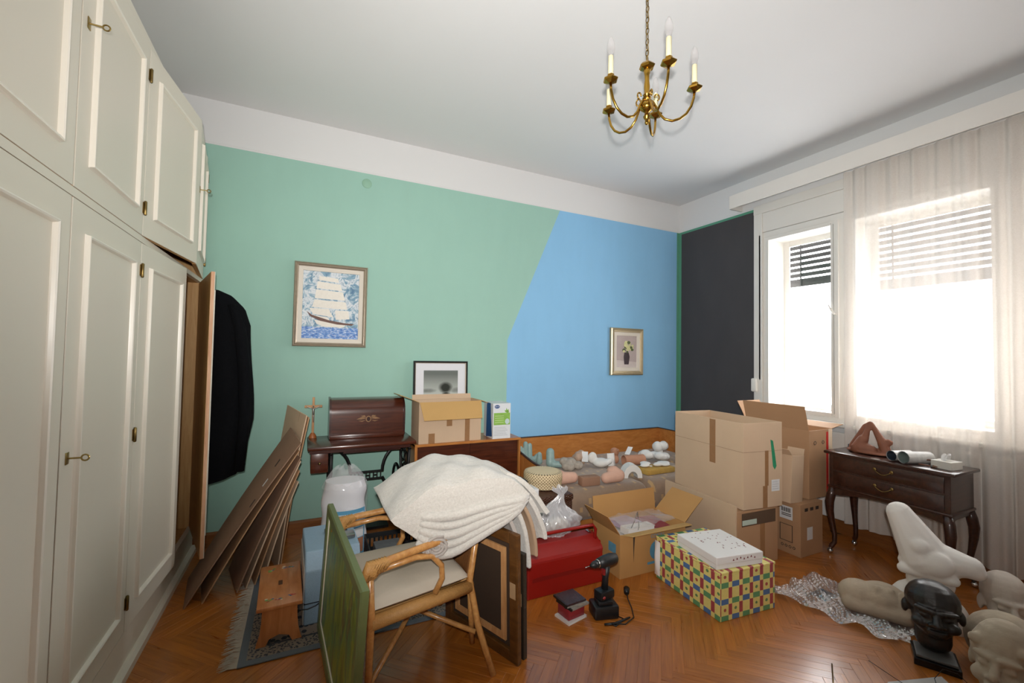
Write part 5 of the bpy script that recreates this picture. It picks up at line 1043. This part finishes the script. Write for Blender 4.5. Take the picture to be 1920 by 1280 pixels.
bookthing('notebook', 'flat white notebook at the bottom of the small floor stack', (1.435, 2.125, 0), .145, .115, .012, (0, 0, math.radians(12)), WCOV)
tag(MB().cbox(-.06, .06, -.048, .048, 0, .06, .003).build('red_box', REDC, None, True, auto=40), 'small dark red box in the floor stack', 'box'); o = bpy.data.objects['red_box']; o.location = (1.44, 2.13, .0125); o.rotation_euler = (0, 0, math.radians(8))
CDM = plain('disc_case_print', h('8f8b84'), .2, var=.4, vs=40)
for k, (z, r, lbl, mt) in enumerate(((.073, 10, 'pale disc case on the red box in the floor stack', CDM), (.0845, -4, 'disc case with a grey cover in the middle of the stack', CDM), (.096, 4, 'dark disc case on top of the floor stack', plain('dark_disc_print', h('3a2c30'), .25, var=.4, vs=40)))):
    t = thing('disc_case', lbl, 'disc case', (1.45-.008*k, 2.13+.004*k, z), math.radians(r)); MB().box(-.071, .071, -.0625, .0625, 0, .0104).build('cover_print', mt, t); MB().box(-.0715, -.06, -.063, .063, -.0002, .0108).build('spine', BLACK, t)
# ------------------------------------------------------------------ sculptures on the floor by the console
PLA = plain('white_plaster', h('e4e0db'), .8, var=.06, vs=9, bump=.15, bs=40); STO = plain('beige_stone', h('a89a86'), .9, var=.18, vs=14, bump=.5, bs=45); BLKS = plain('black_patina', h('25211f'), .32, var=.5, vs=14, bump=.35, bs=60)
def local(center, to=(0, 0)):
    d = Vector((to[0]-center[0], to[1]-center[1])).normalized()      # facing direction
    return math.atan2(d.y, d.x)+math.pi/2                            # rotation that turns local -y to the facing direction
# torso: local x right as seen from the camera, -y towards the camera
m = MB().cap_((-.01, 0, .335), (-.125, 0, .565), .125, .066).cap_((.03, 0, .34), (.17, -.015, .345), .105, .058).ell((.0, 0, .29), (.138, .10, .085)).ell((.005, 0, .20), (.108, .085, .085)).ell((-.02, 0, .075), (.155, .115, .115)).cap_((-.10, -.02, .05), (-.16, -.05, .02), .085, .08).cap_((.08, -.03, .06), (.10, -.04, .01), .085, .08)
m.ell((-.035, -.092, .415), (.045, .03, .045)).ell((.035, -.085, .335), (.072, .045, .072)).cap_((-.11, -.06, .262), (.10, -.075, .262), .03, .03).cap_((.175, -.02, .33), (.19, -.02, .325), .05, .045)
to = blob('female_torso', m, PLA, .008, 2); to.location = (3.36, 1.245, .015); to.rotation_euler = (0, 0, local((3.36, 1.245))); tag(to, 'white plaster female torso with one raised arm stump before the console', 'sculpture')
def head(brow=1, long=1.0, nose=1, neck=.052):
    m = MB(); z = long
    m.ell((0, .02, .20*z), (.088, .108, .105*z)).ell((0, -.015, .12*z), (.070, .082, .095*z)).ell((0, -.04, .062*z), (.042, .042, .035))
    m.cap_((0, -.092, .165*z), (0, -.118*nose-.0, .115*z), .011, .017).cap_((-.02, -.103, .106*z), (.02, -.103, .106*z), .010, .010)
    for sx in (-1, 1):
        m.cap_((sx*.012, -.098, .172*z), (sx*.058, -.078, .176*z), .013*brow, .011*brow); m.ell((sx*.034, -.083, .148*z), (.020, .014, .011)); m.ell((sx*.046, -.062, .105*z), (.028, .03, .03)); m.ell((sx*.086, .02, .14*z), (.012, .026, .036))
    m.cap_((-.024, -.094, .078*z), (.024, -.094, .078*z), .0085, .0085).cap_((-.020, -.090, .066*z), (.020, -.090, .066*z), .009, .009)
    m.cap_((0, .02, .09*z), (0, .03, neck), .058, .058)
    return m
def place(o, loc, face, tilt=(0, 0), s=1):
    o.location = loc; o.scale = (s, s, s); o.rotation_euler = (tilt[0], tilt[1], local(loc[:2], face)); return o
bh = thing('bronze_head', 'black patinated head on a small black plinth', 'sculpture', (2.90, 1.055, 0)); bh.rotation_euler = (0, 0, local((2.90, 1.055), (.4, -.2)))
MB().cbox(-.085, .085, -.085, .085, 0, .035, .003).build('plinth', plain('black_stone', h('0c0c0d'), .2), bh); MB().cbox(-.075, .075, -.07, .07, .035, .047, .003).build('grey_plate', plain('grey_slate', h('5c5a58'), .5), bh)
o = blob('head', head(long=1.0, neck=-.005), BLKS, .006, 2, bh); o.location = (0, .01, .10); o.scale = (1.24, 1.15, .93); o.rotation_euler = (math.radians(-9), 0, 0)
o = blob('white_stone_head', head(brow=.9), plain('pale_limestone', h('bdb2a6'), .85, var=.08, vs=14, bump=.25, bs=70), .006, 3); place(o, (3.47, .955, .02), (1.2, -.3), (math.radians(-10), 0), s=1.12); tag(o, 'pale stone head with closed eyes beneath the curtain', 'sculpture')
m = MB().ell((0, 0, .10), (.15, .16, .14)).ell((.03, -.05, .08), (.12, .12, .10)); o = blob('rounded_stone', m, STO, .009, 4); place(o, (3.14, .875, .035), (0, 0)); tag(o, 'rounded beige stone sculpture behind the banded stone head', 'sculpture')
m = head(brow=1.0, long=1.05); m.cap_((-.070, -.05, .225), (.070, -.05, .225), .02, .02).ell((0, .03, .2), (.098, .11, .105)); o = blob('banded_stone_head', m, STO, .0065, 3); place(o, (2.745, .785, .02), (-.3, .5), (math.radians(-14), 0), 1.12); tag(o, 'weathered beige stone head with a headband', 'sculpture')
# foot-like stone on bubble wrap
m = MB().ell((-.08, 0, .085), (.105, .09, .085)).ell((.03, .0, .10), (.12, .095, .085)).ell((.12, -.01, .085), (.08, .085, .075)).cap_((-.12, -.05, .05), (.12, -.06, .05), .05, .05)
for k in range(3): m.cap_((-.01+.06*k, -.085, .07), (.0+.06*k, -.05, .165), .014, .018)
o = blob('stone_torso', m, plain('mottled_stone', h('b5a692'), .9, var=.2, vs=16, bump=.5, bs=50), .008, 3); o.location = (3.09, 1.385, .02); o.rotation_euler = (0, 0, local((3.09, 1.385))+.1); tag(o, 'mottled beige stone fragment lying on bubble wrap', 'sculpture')
bw = thing('bubble_wrap', 'crumpled clear bubble wrap sheet on the parquet', 'bubble wrap')
P4 = [Vector((2.74, 1.80)), Vector((3.27, 1.82)), Vector((3.14, 1.16)), Vector((2.86, 1.20))]
rb = random.Random(17); pa = [rb.uniform(0, 6.3) for _ in range(8)]
def bub(s, t):
    p = P4[0].lerp(P4[1], s).lerp(P4[3].lerp(P4[2], s), t); e = min(s, 1-s, t, 1-t); p += Vector((.012*math.sin(t*23+pa[0]), .012*math.sin(s*19+pa[1])))
    z = .012+.014*(math.sin(s*14+pa[2]+2*math.sin(t*9))+math.sin(t*17+pa[3]))*.5+.010*math.sin(s*31+t*22+pa[4]); z = max(.003, z+.012)
    b = math.sin(s*math.pi*34)*math.sin(t*math.pi*42); z += .006*max(0, b)
    return (p.x, p.y, z)
MB().grid(bub, 150, 170).build('bubble_sheet', film('bubble_film', .5, (.75, .76, .8), .05, .35), bw, True)
MB().cbox(2.98, 3.12, 1.60, 1.70, .001, .006, .002).build('packing_label', plain('dark_blue_label', h('2c3644'), .5), bw)
# board, rod and wires at the near edge
o = MB().add([(2.77, .985, .004), (2.49, 1.075, .004), (2.05, .72, .004), (2.45, .55, .004), (2.77, .985, .016), (2.49, 1.075, .016), (2.05, .72, .016), (2.45, .55, .016)], [(0, 1, 2, 3), (7, 6, 5, 4), (0, 4, 5, 1), (1, 5, 6, 2), (2, 6, 7, 3), (3, 7, 4, 0)]).build('pale_board', plain('pale_grey_board', h('b4b2b0'), .5)); tag(o, 'pale grey board lying on the parquet before the black head', 'board')
tag(MB().tube([(2.40, 1.262, .004), (2.12, 1.105, .004)], .0035, 6).build('thin_rod', OLDBRASS, None, True), 'thin metal rod lying on the glossy parquet', 'rod')
tag(MB().tube([(2.60, 1.20, .003), (2.57, 1.13, .012), (2.52, 1.03, .03), (2.46, .95, .02)], .0016, 6).build('loose_wire', IRON, None, True), 'straight loose wire sticking up beside the pale board', 'wire')
tag(MB().tube([(2.60, .93, .018), (2.66, .97, .05), (2.73, .965, .075), (2.78, .93, .06), (2.80, .89, .02)], .0016, 6).build('loose_wire', IRON, None, True), 'curled loose wire standing on the pale board', 'wire')
